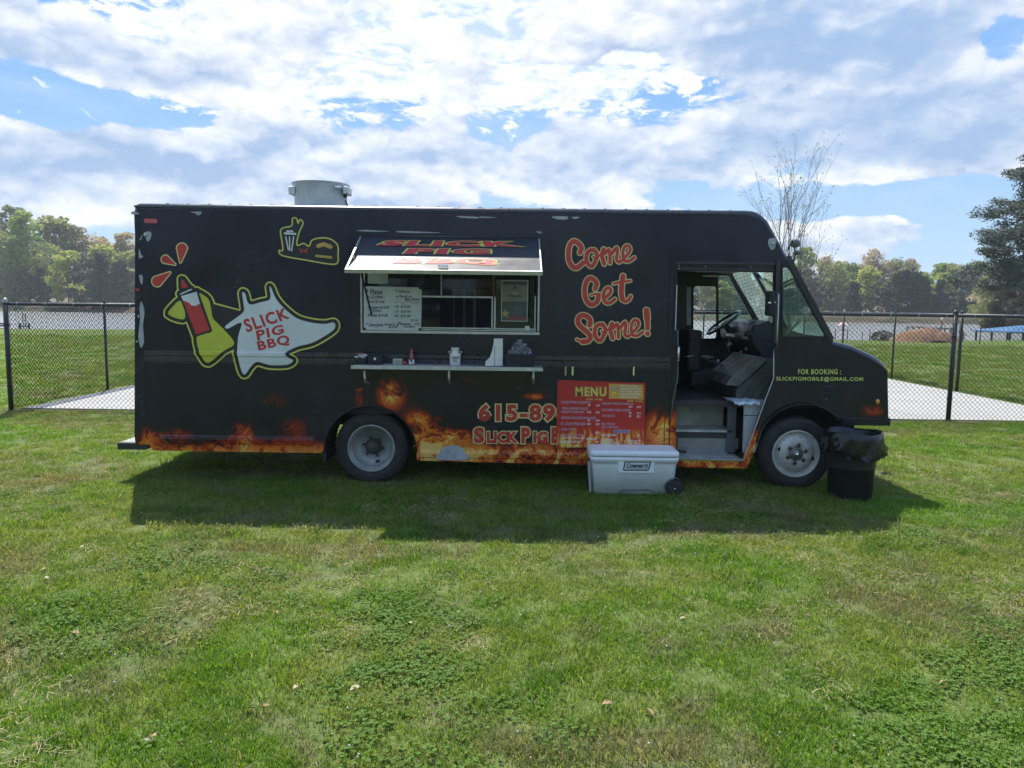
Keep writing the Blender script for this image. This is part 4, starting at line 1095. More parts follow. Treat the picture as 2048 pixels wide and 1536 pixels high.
for pts in ([(915, 432), (955, 434), (953, 437), (920, 435)], [(960, 433), (995, 435), (965, 436)], [(1104, 433), (1135, 433), (1132, 439), (1112, 438)], [(1143, 434), (1160, 434), (1150, 438)], [(712, 461), (735, 460), (780, 463), (735, 463)],
            [(800, 462), (880, 465), (860, 466), (800, 465)], [(1072, 463), (1084, 464), (1080, 467)], [(1538, 478), (1552, 477), (1550, 495), (1543, 500), (1537, 490)]):
    patch(pts)
patch([(872, 912), (880, 905), (885, 895), (905, 890), (920, 892), (930, 905), (938, 917), (905, 920), (878, 918)], off=.020)
# ------------------------------------------------------------------ flat print
def on_side(off):
    def f_(px, py):
        p = W(px, py, YS); return (p.x, YS - off - railprof(p.z), p.z)
    return f_
def sheet_obj(name, VF, fn, mt, parent=truck, **kw):
    V, F = VF
    return MB().add([fn(x, y) for x, y in V], F).build(name, mt, parent, fix=False, **kw)
def flat(name, col, rough=.35): return mat(name, col, rough, var=.06, vs=3)
C_RED, C_YEL, C_CREAM = flat('print_red', (.50, .035, .035)), flat('print_lime_yellow', (.62, .60, .12)), flat('print_cream', (.72, .62, .26))
C_APR, C_MITT, C_BLK = flat('print_white', (.62, .66, .64)), flat('print_mustard_green', (.50, .52, .05)), flat('print_black', (.012, .012, .014))
C_GOLD = flat('print_gold', (.55, .34, .08))
def txt(name, s, quad, mt, fn, parent=truck, bold=0.0, base=0.0, space=1.0, shear=0.0, **kw):
    """flat lettering: s fitted into the pixel quad (tl,tr,br,bl); base = weight of the face the quad measures"""
    def conv(off):
        cu = bpy.data.curves.new('t', 'FONT'); cu.body = s; cu.size = 1; cu.offset = off; cu.space_character = space; cu.resolution_u = 3; cu.shear = shear
        o_ = bpy.data.objects.new('t', cu); COL.objects.link(o_)
        me_ = bpy.data.meshes.new_from_object(o_); vs = np.array([v_.co[:] for v_ in me_.vertices]); fs = [tuple(p_.vertices) for p_ in me_.polygons]
        bpy.data.objects.remove(o_); bpy.data.meshes.remove(me_); return vs, fs
    v0, _ = conv(base); vs, fs = conv(bold) if bold != base else (v0, _)
    ax, ay, bx_, by_ = v0[:, 0].min(), v0[:, 1].min(), v0[:, 0].max(), v0[:, 1].max()
    tl, tr_, br, bl_ = [Vector(c_) for c_ in quad]
    out_ = []
    for x, y, _z in vs:
        u, w_ = (x - ax) / (bx_ - ax), (y - ay) / (by_ - ay)
        p = (bl_ * (1 - u) + br * u) * (1 - w_) + (tl * (1 - u) + tr_ * u) * w_
        out_.append(fn(p.x, p.y))
    return MB().add(out_, fs).build(name, mt, parent, fix=False, **kw)
def rect(x0, y0, x1, y1): return [(x0, y0), (x1, y0), (x1, y1), (x0, y1)]

# printed props of the artwork (the cartoon figure itself is left off)
Z1 = lambda l: [(230 + x / 4.266, 380 + y / 4.266) for x, y in l]
Z2 = lambda l: [(230 + x / 4.357, 700 + y / 4.357) for x, y in l]
def sm(pts, n=4): return [tuple(v_)[:2] for v_ in smooth_path([(x, y, 0) for x, y in pts], n, True)]
apron = sm(Z1([(1085, 880), (1112, 885), (1145, 975), (1240, 958), (1325, 930), (1318, 830), (1335, 838), (1370, 920), (1440, 1005), (1560, 1098), (1700, 1135), (1800, 1142), (1868, 1130), (1876, 1180), (1800, 1240), (1680, 1305), (1560, 1335), (1455, 1390), (1490, 1435)])
           + Z2([(1555, 92), (1500, 128), (1350, 130), (1240, 103), (1180, 150), (1140, 208), (1112, 200), (1085, 120), (1067, 20)]) + Z1([(1044, 1380), (1052, 1250), (1080, 1130), (965, 1182), (948, 1155), (1088, 1050), (1100, 990)]), 3)
mitt = sm(Z1([(715, 900), (765, 902), (805, 945), (822, 1020), (835, 1090), (880, 1140), (945, 1205), (1020, 1310), (930, 1372), (800, 1475), (742, 1420), (708, 1340), (700, 1250), (760, 1215), (818, 1195)]), 3)
mitt2 = sm(Z1([(560, 945), (500, 988), (455, 1060), (580, 1105), (600, 1050)]), 3)
bot = Z1([(562, 905), (700, 862), (818, 1197), (690, 1240)])
botw = Z1([(565, 905), (698, 868), (726, 970), (690, 988), (655, 985), (625, 955), (582, 943)])
botr = Z1([(582, 943), (625, 955), (655, 985), (690, 988), (726, 970), (812, 1195), (692, 1232)])
cap = Z1([(555, 885), (652, 842), (658, 852), (560, 895)]); noz = Z1([(568, 760), (580, 762), (630, 828), (570, 838)])
pants = sm(Z2([(1190, 165), (1288, 170), (1220, 268), (1210, 250)]), 3)
def uni(*ps):
    def f_(X_, Y2):
        d_ = None
        for p in ps:
            e_ = poly_sdf(X_, Y2, p); d_ = e_ if d_ is None else np.minimum(d_, e_)
        return d_
    return f_
gapf = Z1([(835, 1000), (1060, 1060), (1080, 1120), (1060, 1180), (1020, 1290), (900, 1200)])
allp = uni(apron, mitt, mitt2, bot, cap, noz, gapf)
sheet_obj('artwork_backing', sdf_sheet(allp, 322, 540, 686, 760, 1.0, 6.5), on_side(.0022), C_BLK)
sheet_obj('artwork_outline', sdf_sheet(lambda a, b_: np.abs(allp(a, b_) - 8.3) - 1.5, 318, 536, 690, 764, .8, 0), on_side(.0022), C_YEL)
for nm, f_, mt_, off, bb in (('printed_apron', uni(apron), C_APR, .0036, (450, 570, 680, 755)), ('printed_cloth', uni(mitt, mitt2), C_MITT, .0036, (330, 585, 475, 730)), ('bottle_backing', lambda a, b_: uni(bot)(a, b_) - 3.0, C_BLK, .0044, (355, 575, 430, 678)),
                             ('printed_bottle', uni(botr), C_RED, .0054, (362, 598, 424, 672)), ('bottle_top', uni(botw, cap), C_APR, .0054, (356, 575, 404, 614)), ('bottle_nozzle', uni(noz), C_RED, .0054, (360, 556, 380, 578))):
    sheet_obj(nm, sdf_sheet(f_, *bb, .8, 0), on_side(off), mt_)
for (xa, ya, ra, xb, yb, rb) in ((572, 500, 44, 560, 613, 6), (432, 592, 34, 512, 634, 5), (362, 778, 44, 468, 706, 6)):
    (ax, ay), (bx_, by_) = Z1([(xa, ya), (xb, yb)]); f_ = lambda a, b_: seg_dist(a, b_, [(ax, ay), (bx_, by_)], [ra / 4.266, rb / 4.266])
    bb = (min(ax, bx_) - 15, min(ay, by_) - 15, max(ax, bx_) + 15, max(ay, by_) + 15)
    sheet_obj('droplet_outline', sdf_sheet(f_, *bb, .7, 2.2), on_side(.0022), C_CREAM); sheet_obj('droplet', sdf_sheet(f_, *bb, .7, 0), on_side(.0034), C_RED)
tray = sm(Z1([(1412, 350), (1440, 322), (1508, 305), (1515, 242), (1550, 243), (1562, 285), (1580, 252), (1606, 284), (1572, 362), (1552, 470), (1610, 455), (1655, 480), (1680, 430), (1745, 410), (1830, 415), (1900, 470), (1903, 565), (1905, 595), (1868, 635), (1640, 600), (1430, 560), (1400, 515), (1432, 515), (1424, 430)]), 3)
f_ = uni(tray); sheet_obj('tray_backing', sdf_sheet(f_, 550, 430, 690, 540, .8, 0), on_side(.0022), C_BLK)
sheet_obj('tray_outline', sdf_sheet(lambda a, b_: np.abs(f_(a, b_)) - 1.3, 550, 430, 690, 540, .8, 0), on_side(.0030), C_YEL)
fr = lambda *ss_: (lambda a, b_: np.minimum.reduce([seg_dist(a, b_, Z1([p0, p1]), [w_ / 4.266] * 2) for p0, p1, w_ in ss_]))
sheet_obj('printed_fries', sdf_sheet(fr(((1450, 370), (1540, 375), 9), ((1470, 352), (1515, 352), 8), ((1458, 400), (1480, 510), 5), ((1490, 400), (1492, 515), 5), ((1525, 400), (1508, 520), 5)), 560, 455, 600, 510, .7, 0), on_side(.0040), C_APR)
sheet_obj('printed_bun', sdf_sheet(fr(((1735, 478), (1780, 462), 17), ((1780, 462), (1840, 485), 17), ((1718, 562), (1845, 575), 10)), 620, 480, 675, 525, .7, 0), on_side(.0040), C_GOLD)
sheet_obj('printed_cup', sdf_sheet(fr(((1582, 505), (1592, 535), 6), ((1605, 515), (1620, 520), 8), ((1640, 500), (1632, 535), 6)), 590, 490, 620, 512, .7, 0), on_side(.0040), C_RED)
for s_, qd in (('SLICK', [(1088, 1108), (1458, 1002), (1496, 1094), (1128, 1218)]), ('PIG', [(1202, 1200), (1430, 1145), (1444, 1222), (1218, 1288)]), ('BBQ', [(1210, 1295), (1478, 1230), (1500, 1322), (1232, 1385)])):
    txt('apron_lettering', s_, Z1(qd), C_RED, on_side(.0052), bold=.034, base=.03, space=1.14)
# brush script
def zc5(l): return [(1120 + x / 6.679, 470 + y / 6.679) for x, y in l]
ST = []
def st(r, *p): ST.append((r, p))
st(33, (268, 235), (285, 170), (240, 110), (180, 85), (130, 140), (112, 240), (120, 340), (160, 415), (215, 440), (270, 405), (310, 370))
OM = [(27, [(455, 200), (400, 205), (360, 250), (352, 330), (385, 400), (430, 415), (470, 350), (495, 280), (470, 215), (440, 205)]), (11, [(440, 290), (475, 310), (510, 290), (545, 250)]),
      (28, [(582, 190), (560, 270), (575, 330), (590, 385)]), (22, [(600, 250), (650, 195), (665, 270), (668, 375)]), (22, [(690, 250), (755, 170), (765, 240), (752, 320), (785, 362), (820, 345)]),
      (21, [(850, 310), (890, 275), (935, 210), (925, 155), (880, 145), (845, 200), (840, 290), (870, 348), (930, 345), (990, 302)])]
for r_, p in OM: st(r_, *p); st(r_, *[(x + 112, y + 994) for x, y in p])
st(32, (470, 715), (490, 655), (455, 600), (395, 578), (350, 630), (328, 730), (340, 840), (385, 915), (435, 930), (495, 890), (515, 820)); st(14, (415, 800), (470, 788), (535, 785))
st(23, (600, 835), (655, 795), (680, 735), (640, 705), (595, 745), (578, 820), (598, 890), (645, 912), (695, 888), (732, 858))
st(34, (842, 550), (826, 650), (818, 760), (835, 860)); st(22, (835, 860), (870, 890), (920, 865), (942, 820)); st(16, (712, 652), (800, 632), (938, 612))
st(33, (395, 1205), (405, 1140), (355, 1085), (285, 1075), (240, 1125), (250, 1195), (320, 1260), (390, 1325), (405, 1375), (370, 1415), (300, 1425)); st(16, (300, 1428), (225, 1395))
st(40, (1155, 1010), (1163, 1120)); st(30, (1163, 1120), (1170, 1245)); st(32, (1168, 1318), (1170, 1318))
def script_f(X_, Y2):
    d_ = None
    for r_, p in ST:
        pp = zc5([tuple(v_)[:2] for v_ in smooth_path([(a, b_, 0) for a, b_ in p], 4)]); e_ = seg_dist(X_, Y2, pp) - r_ / 6.679
        d_ = e_ if d_ is None else np.minimum(d_, e_)
    return d_
sheet_obj('script_shadow', sdf_sheet(script_f, 1122, 472, 1312, 698, 1.0, 3.1), on_side(.0018), C_BLK)
sheet_obj('script_outline', sdf_sheet(script_f, 1122, 472, 1312, 698, .8, 1.8), on_side(.0028), C_CREAM)
sheet_obj('script_lettering', sdf_sheet(script_f, 1122, 472, 1312, 698, .8, 0), on_side(.0038), flat('print_script_red', (.52, .040, .035)))
# telephone and shop name, cut off by the menu board
for s_, qd in (('615-890', rect(957, 808, 1138, 843)), ('SLICKPIGBBQ', None)):
    if qd: 
        for off, bo, mt_ in ((.0018, .12, C_BLK), (.0028, .098, C_CREAM), (.0040, .045, C_RED)): txt('phone_lettering' , s_, qd, mt_, on_side(off), bold=bo, base=.045, space=1.18)
for s_, x0, x1, y0 in (('S', 946, 970, 853), ('LICK', 972, 1037, 861), ('P', 1041, 1062, 853), ('IG', 1065, 1097, 861), ('B', 1101, 1122, 853)):
    for off, bo, mt_ in ((.0018, .14, C_BLK), (.0028, .115, C_CREAM), (.0040, .062, C_RED)): txt('name_lettering', s_, rect(x0 + 2, y0 + 2, x1 - 2, 886), mt_, on_side(off), bold=bo, base=.045, space=1.1)
LIME = flat('print_lime', (.62, .66, .18))
txt('booking_lettering', 'FOR BOOKING :', [(1596, 738), (1682, 738), (1682, 748.5), (1596, 748.5)], LIME, on_side(.0025), bold=.018, base=.018, space=1.16)
txt('booking_lettering', 'SLICKPIGMOBILE@GMAIL.COM', [(1552.5, 753), (1726, 754), (1726, 764), (1552.5, 763)], LIME, on_side(.0025), bold=.018, base=.018, space=1.16)

# ------------------------------------------------------------------ awning
zh, zk, zf = W(890, 475, YS - .01).z, W(890, 517.5, 7.12).z, W(890, 541, 6.82).z
AP = [(YS - .01, zh), (7.12, zk), (6.82, zf)]  # bend added to the panel, shaped so its lower part catches bright glare
def on_awn(off):
    def f_(px, py):
        d = fwd + rgt * ((px - 1024) / FPX) - upv * ((py - 768) / FPX)
        best = None
        for (ya, za), (yb, zb) in zip(AP[:-1], AP[1:]):
            # plane through both lines, along X : n.(p - a) = 0
            ny, nz_ = -(zb - za), (yb - ya); t = (ny * ya + nz_ * (za - CAMH)) / (ny * d.y + nz_ * d.z)
            y = d.y * t; lo, hi = sorted((ya, yb))
            e_ = max(lo - y, y - hi, 0)
            if best is None or e_ < best[0]: best = (e_, t)
        t = best[1] - off / d.length * 1.0; p = d * t; return (p.x, p.y, CAMH + p.z)
    return f_
aw = MB(); xl0, xr0 = W(722, 475, YS).x, W(1078, 475, YS).x; xl2, xr2 = W(692, 541, 6.82).x, W(1083, 546, 6.82).x
def awx(y): 
    t = (YS - y) / (YS - 6.82); return xl0 + (xl2 - xl0) * t, xr0 + (xr2 - xr0) * t
rows = [AP[0]] + [(AP[0][0] + (AP[1][0] - AP[0][0]) * t, AP[0][1] + (AP[1][1] - AP[0][1]) * t) for t in (.5, .97)] + [(AP[1][0] + (AP[2][0] - AP[1][0]) * t, AP[1][1] + (AP[2][1] - AP[1][1]) * t) for t in (.02, .5, 1)]
vs = []; 
for y, z in rows:
    a, b_ = awx(y); vs += [(a, y, z), (b_, y, z)]
for y, z in rows:
    a, b_ = awx(y); vs += [(a, y + .012, z - .022), (b_, y + .012, z - .022)]
n_ = len(rows); fs = []
for i in range(n_ - 1): k = 2 * i; fs += [(k, k + 1, k + 3, k + 2), (k + 2 * n_, k + 2 + 2 * n_, k + 3 + 2 * n_, k + 1 + 2 * n_), (k, k + 2, k + 2 + 2 * n_, k + 2 * n_), (k + 1, k + 1 + 2 * n_, k + 3 + 2 * n_, k + 3)]
awn = aw.add(vs, fs).build('awning', mat('awning_vinyl', (.026, .028, .042), .42, var=.2, vs=2, spec=.3, coat=.12, coatr=.34), truck)
MB().bar((xl2 - .01, 6.82, zf - .012), (xr2 + .01, 6.82, zf - .012), .035, .035, (0, -.3, 1)).build('front_rail', ALUP, awn)
for a, b_ in (((xl0, YS - .01, zh), (xl2, 6.82, zf)), ((xr0, YS - .01, zh), (xr2, 6.82, zf))):
    MB().bar((a[0], a[1], a[2] - .012), (b_[0], b_[1], b_[2] - .012), .012, .03).build('side_rail', ALUP, awn)
p = W(886, 534, 6.86); MB().box(p.x - .045, p.x + .045, 6.84, 6.88, p.z - .005, p.z + .018, .004).build('pull_latch', CHROME, awn)
MB().tube([(xl0, YS - .008, zh + .004), (xr0, YS - .008, zh + .004)], .010, 8).build('hinge', BLK, awn)
for xx in (xl2 + .10, xr2 - .08):
    sg = 1 if xx < 0 else -1
    MB().tube([(xx, 6.95, zf + .02), (xx + sg * .02, YS - .02, zf - .42)], .009, 8).build('gas_strut', BLKM, awn)
for s_, qd in (('SLICK', [(772, 480.5), (1030, 482.5), (1044, 493.5), (752, 491.5)]), ('PIG', [(818, 496.5), (982, 497.5), (980, 508.5), (807, 507.5)]), ('BBQ', [(795, 514.5), (988, 516.5), (998, 530), (784, 528.5)])):
    for off, bo, mt_ in ((.006, .12, C_BLK), (.009, .095, C_YEL), (.013, .055, mat('print_awning_red', (.56, .045, .06), .45, var=.06, spec=.25, coat=.03, coatr=.34))): txt('awning_lettering', s_, qd, mt_, on_awn(off), awn, bold=bo, base=.055, space=1.15)

# ------------------------------------------------------------------ serving window
wf = sbox('serving_window', 722, 662.5, 1079, 667.5, .014, ALUP, dep=.03)
def wbar(name, x0, y0, x1, y1, mt=ALUP, off=.012, dep=.02, slope=True):
    return sbox(name, x0, y0, x1, y1, off, mt, dep, wf)
for a in ((721.5, 545, 724.5, 662), (728, 545, 730, 655), (1075.5, 545, 1079, 662.5), (1069, 592, 1071, 659)): wbar('frame', *a)
wbar('track', 733, 655, 1072, 657.5, ALUP, .004, .05); wbar('track', 733, 659, 1072, 661, STEEL, .008, .02)
wbar('sash', 842, 592, 986, 595.5, ALUP, .002, .03); wbar('sash', 881.5, 545, 883.2, 591, ALUP, 0, .03); wbar('sash', 983, 595, 985.6, 660, ALUP, .004, .03); wbar('sash', 988, 594, 991.2, 662, ALUP, .010, .03)
BRN = mat('red_brown_post', (.16, .09, .08), .7, var=.2)
wbar('post', 984, 545, 990, 592, BRN, -.03, .06); wbar('post', 809, 545, 815, 600, BRN, -.2, .24)
GLK = glass('grimy_window_glass', (.60, .66, .64), .6, .05, .35, (.10, .12, .11))
GLD = glass('shaded_window_glass', (.75, .78, .80), .45, .03, .10, (.10, .11, .14))
wbar('pane', 992, 520, 1068, 659, GLK, -.006, .010); wbar('pane', 731, 520, 880, 655, GLD, -.016, .020); wbar('pane', 884, 520, 982, 591, GLD, -.026, .030)
# kitchen inside
kx0, kx1 = S(275, 600)[0], S(1335, 600)[0]; fz = S(700, 800)[1]
MB().box(kx0, kx1, YF - .30, YF - .26, fz, 2.62).build('kitchen_wall', KITD, truck)
MB().box(kx0, kx1, YS + .05, YF - .05, 2.60, 2.62).build('kitchen_ceiling', KITD, truck)
MB().box(kx0, kx1 + 1.9, YS + .30, YF - .05, fz - .06, fz).build('floor', INT, truck)
MB().box(kx1, kx1 + .03, YS + .75, YF - .04, fz, 2.62).build('bulkhead', INT, truck); MB().box(kx1, kx1 + .03, YS + .04, YS + .12, .4, 2.62).build('bulkhead_post', INT, truck)
hx0, hx1 = tx(860, 8.8), tx(1040, 8.8)
MB().add([(hx0, 8.55, 2.0), (hx1, 8.55, 2.0), (hx1, 9.2, 2.0), (hx0, 9.2, 2.0), (hx0, 8.85, 2.45), (hx1, 8.85, 2.45), (hx1, 9.2, 2.45), (hx0, 9.2, 2.45)], [(0, 1, 2, 3), (4, 5, 6, 7), (0, 1, 5, 4), (1, 2, 6, 5), (2, 3, 7, 6), (3, 0, 4, 7)]).build('range_hood', KIT, truck)
for px, w_ in ((925, .02), (905, .015), (945, .03)): MB().box(tx(px, 9.1), tx(px, 9.1) + w_, 9.08, 9.12, 1.3, 2.5).build('kitchen_post', KIT, truck)
MB().box(tx(740, 8.9), tx(1060, 8.9), 8.6, 9.2, 1.38, 1.46).build('counter', KIT, truck)
MB().box(tx(760, 8.9), tx(850, 8.9), 8.8, 9.2, 1.9, 2.25).build('cupboard', KIT, truck)

# ------------------------------------------------------------------ cab
W9 = lambda px, py, Y: W(px, py, Y)
MB().box(S(1345, 700)[0], wb[0] - .1, YF - .06, YF - .036, fz, S(1400, 682, YF)[1]).build('far_door_lining', INTG, truck)
# dash
def polyslab(name, pts, Y0, Y1, mt, parent=truck, ref=None):
    l = [tuple((W(x, y, ref or Y0).x, W(x, y, ref or Y0).z)) for x, y in pts]
    return MB().slab([l], Y0, Y1).build(name, mt, parent)
DASH = mat('dash_plastic', (.045, .048, .052), .45, var=.2, vs=10, bump=.5)
dash = polyslab('dashboard', [(1482, 668), (1492, 648), (1512, 640), (1545, 655), (1575, 664), (1655, 690), (1655, 740), (1560, 735), (1500, 705), (1484, 682)], 8.1, 9.35, DASH, ref=8.5)
polyslab('instrument_panel', [(1484, 676), (1499, 645), (1512, 640), (1508, 662), (1500, 680)], 8.35, 9.0, mat('instrument_face', (.10, .11, .12), .3, var=.2, vs=30), dash)
polyslab('dash_shelf', [(1483, 671), (1510, 676), (1508, 680), (1484, 678)], 8.25, 8.5, mat('dash_grey', (.22, .24, .24), .4), dash)
for k, (px, py) in enumerate(((1492, 662), (1498, 660), (1504, 658))): polyslab('dash_rib', [(px, py), (px + 6, py - 12), (px + 8, py - 11), (px + 2, py + 2)], 8.22, 8.26, mat('dash_grey', (.22, .24, .24), .4), dash)
# steering wheel
ctr = W(1447, 645, 8.95); u = Vector((.80, .0, .60)).normalized(); w_ = Vector((.13, .98, .06)).normalized(); w_ = (w_ - u * w_.dot(u)).normalized(); nrm = u.cross(w_)
if nrm.z < 0: nrm = -nrm
sw = MB().tube([ctr + (u * math.cos(a) + w_ * math.sin(a)) * .225 for a in np.linspace(0, 2 * math.pi, 41)], .017, 8, caps=False).build('steering_wheel', mat('wheel_black', (.03, .03, .032), .25, var=.1, coat=.6), truck)
for a in (.3, 2.4, 4.4): MB().tube([ctr - nrm * .03, ctr + (u * math.cos(a) + w_ * math.sin(a)) * .22], [.012, .008], 6).build('spoke', CHROME, sw)
MB().tube([ctr - nrm * .05, ctr + nrm * .0], [.05, .045], 12).build('hub', DASH, sw)
MB().tube([ctr - nrm * .03, W(1480, 690, 8.95), W(1500, 725, 8.95)], [.035, .045, .05], 10).build('steering_column', DASH, truck)
MB().tube([W(1466, 660, 8.9), W(1474, 655, 8.8), W(1478, 668, 8.8)], .007, 6).build('column_stalk', CHROME, truck)
c_ = W(1462, 688, 8.85); MB().ell(c_, (.025, .02, .03), 8, 6).build('ignition_switch', CHROME, truck)
# seat
SEAT = mat('seat_vinyl', (.025, .025, .028), .5, var=.25, vs=6, bump=.3, bs=60)
seat = MB().add([], []).box(W(1366, 700, 9.0).x, W(1394, 700, 9.0).x, 8.75, 9.25, W(1380, 740, 9.0).z, W(1380, 659, 9.0).z, .03).build('driver_seat', SEAT, truck)
MB().box(W(1372, 700, 9.0).x, W(1440, 700, 9.0).x, 8.7, 9.25, W(1380, 768, 9.0).z, W(1380, 738, 9.0).z, .03).build('cushion', SEAT, seat)
MB().box(W(1385, 700, 9.0).x, W(1425, 700, 9.0).x, 8.85, 9.1, fz, W(1380, 766, 9.0).z).build('pedestal', INT, seat)
# passenger side jump panel and sliding glass edge
polyslab('partition_glass', rect(1373.5, 574, 1382, 650), 8.6, 8.61, mat('partition_pale', (.22, .30, .32), .3, var=.1), truck)
# engine cover with its worn tray
DOG = mat('engine_cover', (.10, .105, .10), .6, var=.25, vs=5, dirt=.3)
ec = polyslab('engine_cover', [(1472, 800), (1473, 778), (1500, 755), (1540, 722), (1600, 715), (1620, 800)], 7.80, 8.75, DOG, ref=7.8)
polyslab('cover_lid', [(1452, 770), (1464, 752), (1488, 734), (1512, 713), (1536, 716), (1522, 731), (1500, 752), (1478, 772)], 7.76, 8.55, mat('cover_lid', (.13, .135, .13), .5, var=.3, vs=8, dirt=.4), ec, ref=7.76)
for dx in (0, 14, 28): MB().bar(W(1480 + dx * 1.2, 797, 7.79), W(1515 + dx, 752, 7.79), .012, .012).build('pressed_rib', DOG, ec)
LEDGE = mat('pale_panel', (.42, .44, .45), .55, var=.08, vs=8, dirt=.25)
polyslab('front_step_panel', [(1489, 812), (1540, 812), (1510, 905), (1486, 905)], YS + .10, YS + .13, LEDGE, ref=YS + .10)
sg_ = polyslab('ledge', [(1464, 803), (1545, 806), (1545, 813), (1492, 813)], YS + .08, YS + .45, LEDGE, ref=YS + .08)
polyslab('panel_joint', [(1489, 830), (1515, 830.4), (1515, 831.6), (1489, 831.2)], YS + .096, YS + .099, SEAM, ref=YS + .10)
# steps
za, zb_ = S(1400, 872)[1], S(1400, 921)[1]; sx0, sx1 = S(1353, 900)[0], S(1492, 900)[0]
MB().box(sx0, sx1 - .02, YS + .036, YS + .34, zb_ - .03, zb_ + .006).build('lower_step', STEEL, truck)
MB().box(sx0, sx1 - .02, YS + .34, YS + .36, zb_, za).build('lower_riser', mat('riser_dark', (.05, .05, .055), .6, dirt=.3), truck)
MB().box(sx0, sx1 - .05, YS + .30, YS + .62, za - .012, za + .012, .004).build('upper_step', STEEL, truck)
MB().box(sx0, sx1 - .07, YS + .60, YS + .62, za + .012, fz).build('upper_riser', mat('riser_green_grey', (.34, .36, .30), .65, var=.2, vs=5, dirt=.4), truck)
rz = W(1400, 863, YS + .6).z
MB().box(sx0, sx1 - .09, YS + .588, YS + .60, W(1400, 868, YS + .6).z, rz).build('kick_strip', STEEL, truck)
for i in range(4): MB().lathe([(0, -.004), (.006, -.003), (.007, 0)], (sx0 + .10 + i * .145, YS + .588, (rz + W(1400, 868, YS + .6).z) / 2), 'y', 8).build('bolt', DARKM, truck)
# diamond plate
pts_ = [(1355, 876), (1477, 877), (1476, 898), (1457, 901), (1453, 913), (1374, 912), (1372, 901), (1355, 899)]
yd = YS + .325; l = [(W(x, y, yd).x, W(x, y, yd).z) for x, y in pts_]
dp = MB().slab([l], yd, yd + .006).build('diamond_plate', mat('plate_grey', (.24, .25, .24), .5, .4, dirt=.3), truck)
m = MB(); i = 0; z = l[4][1] + .006
while z < l[0][1] - .01:
    x = l[0][0] + .02 + (i % 2) * .012
    while x < l[1][0] - .02:
        if z > l[2][1] + .01 or (l[5][0] + .02 < x < l[4][0] - .02):
            a = .9 if (int(x * 41) + i) % 2 else -.9; m.bar((x - .008 * math.cos(a), yd - .001, z - .008 * math.sin(a)), (x + .008 * math.cos(a), yd - .001, z + .008 * math.sin(a)), .003, .004, (0, 1, 0))
        x += .024
    z += .014; i += 1
m.build('raised_tread', ALUP, dp, fix=False, kind='stuff')
# pedals, hose, wiring and worn trim in the cab
for px_ in (1452, 1462): MB().box(W(px_, 700, 8.6).x - .03, W(px_, 700, 8.6).x + .03, 8.58, 8.62, W(px_, 752, 8.6).z, W(px_, 743, 8.6).z, .004).build('pedal', DASH, truck)
rw = random.Random(9)
for k_ in range(5):
    a = W(1448 + rw.uniform(-6, 12), 678 + rw.uniform(-8, 6), 8.7); b_ = W(1475 + rw.uniform(-14, 26), 716 + rw.uniform(-6, 10), 8.5)
    MB().tube(smooth_path([a, a.lerp(b_, .4) + Vector((rw.uniform(-.06, .06), 0, -.08)), a.lerp(b_, .75) + Vector((0, 0, rw.uniform(-.06, .04))), b_], 5), .008, 5).build('cable', mat('cable_grey', (.14, .14, .15), .5) if k_ % 2 else BLKM, truck)
for px_, py_ in ((1457, 690), (1482, 705), (1492, 698), (1436, 722)):
    MB().ell(W(px_, py_, 8.5), (.018, .014, .024), 8, 6).build('fitting', ALU, truck)
MB().tube([W(1368, 714, 8.6), W(1388, 711, 8.6)], .006, 6).build('seat_lever', CHROME, seat)
for k_ in range(3): MB().tube([W(1412 + k_ * 14, 716 + k_ * 6, 8.4), W(1420 + k_ * 14, 723 + k_ * 6, 8.4), W(1432 + k_ * 13, 722 + k_ * 7, 8.4)], .006, 5).build('cable', mat('cable_grey', (.14, .14, .15), .5), truck)
MB().box(S(1472, 850)[0], S(1490, 850)[0], YS + .30, YS + .32, S(1480, 916)[1], S(1480, 822)[1]).build('step_side_panel', mat('step_side_grey', (.10, .10, .11), .6, dirt=.3), truck)
# near mirror and its arm
MB().bar(W(1556, 520, YS - .02), W(1549, 700, YS - .02), .03, .035).build('door_post', FR, truck)
ma = MB().tube([W(1556, 586, YS - .06), W(1557, 592, YS - .10), W(1554, 680, YS - .10), W(1552, 690, YS - .06)], .008, 8).build('grab_rail', ALU, truck)
for py in (583, 690): p = W(1554, py, YS - .05); MB().box(p.x - .018, p.x + .018, YS - .055, YS - .03, p.z - .03, p.z + .03, .004).build('bracket', BLK, ma)
p0, p1 = W(1533, 632, 7.25), W(1546, 582, 7.25)
sm_ = MB().box(p0.x, p1.x, 7.17, 7.33, p0.z, p1.z, .02).build('wing_mirror', BLKM, truck)
MB().tube([W(1540, 605, 7.25), W(1556, 605, YS - .03)], .012, 8).build('mirror_arm', CHROME, sm_); p = W(1539, 606, 7.16); MB().ell(p, (.018, .012, .014), 8, 6).build('mirror_clamp', CHROME, sm_)
# far mirror seen above the windscreen
fm = MB().tube([W(1576, 500, YF + .05), W(1584, 480, YF + .15), W(1592, 505, YF + .2), W(1584, 535, YF + .08)], .010, 6).build('far_mirror_bracket', DARKM, truck)
MB().ell(W(1590, 487, YF + .2), (.075, .05, .055), 14, 8).build('convex_mirror', mat('mirror_shell', (.12, .14, .13), .35, .4), fm); MB().ell(W(1594, 506, YF + .2), (.055, .04, .03), 12, 8).build('lower_mirror', mat('mirror_shell', (.12, .14, .13), .35, .4), fm)
# fan in the windscreen, wiper
MB().bar(W(1570, 672, 8.0), W(1600, 640, 8.3), .012, .02).build('wiper', BLKM, truck)
p = W(1427, 551, 8.4); MB().box(p.x - .10, p.x + .07, 8.38, 8.5, p.z - .008, p.z + .008).build('sun_visor', mat('visor_grey', (.3, .3, .32), .4), truck)
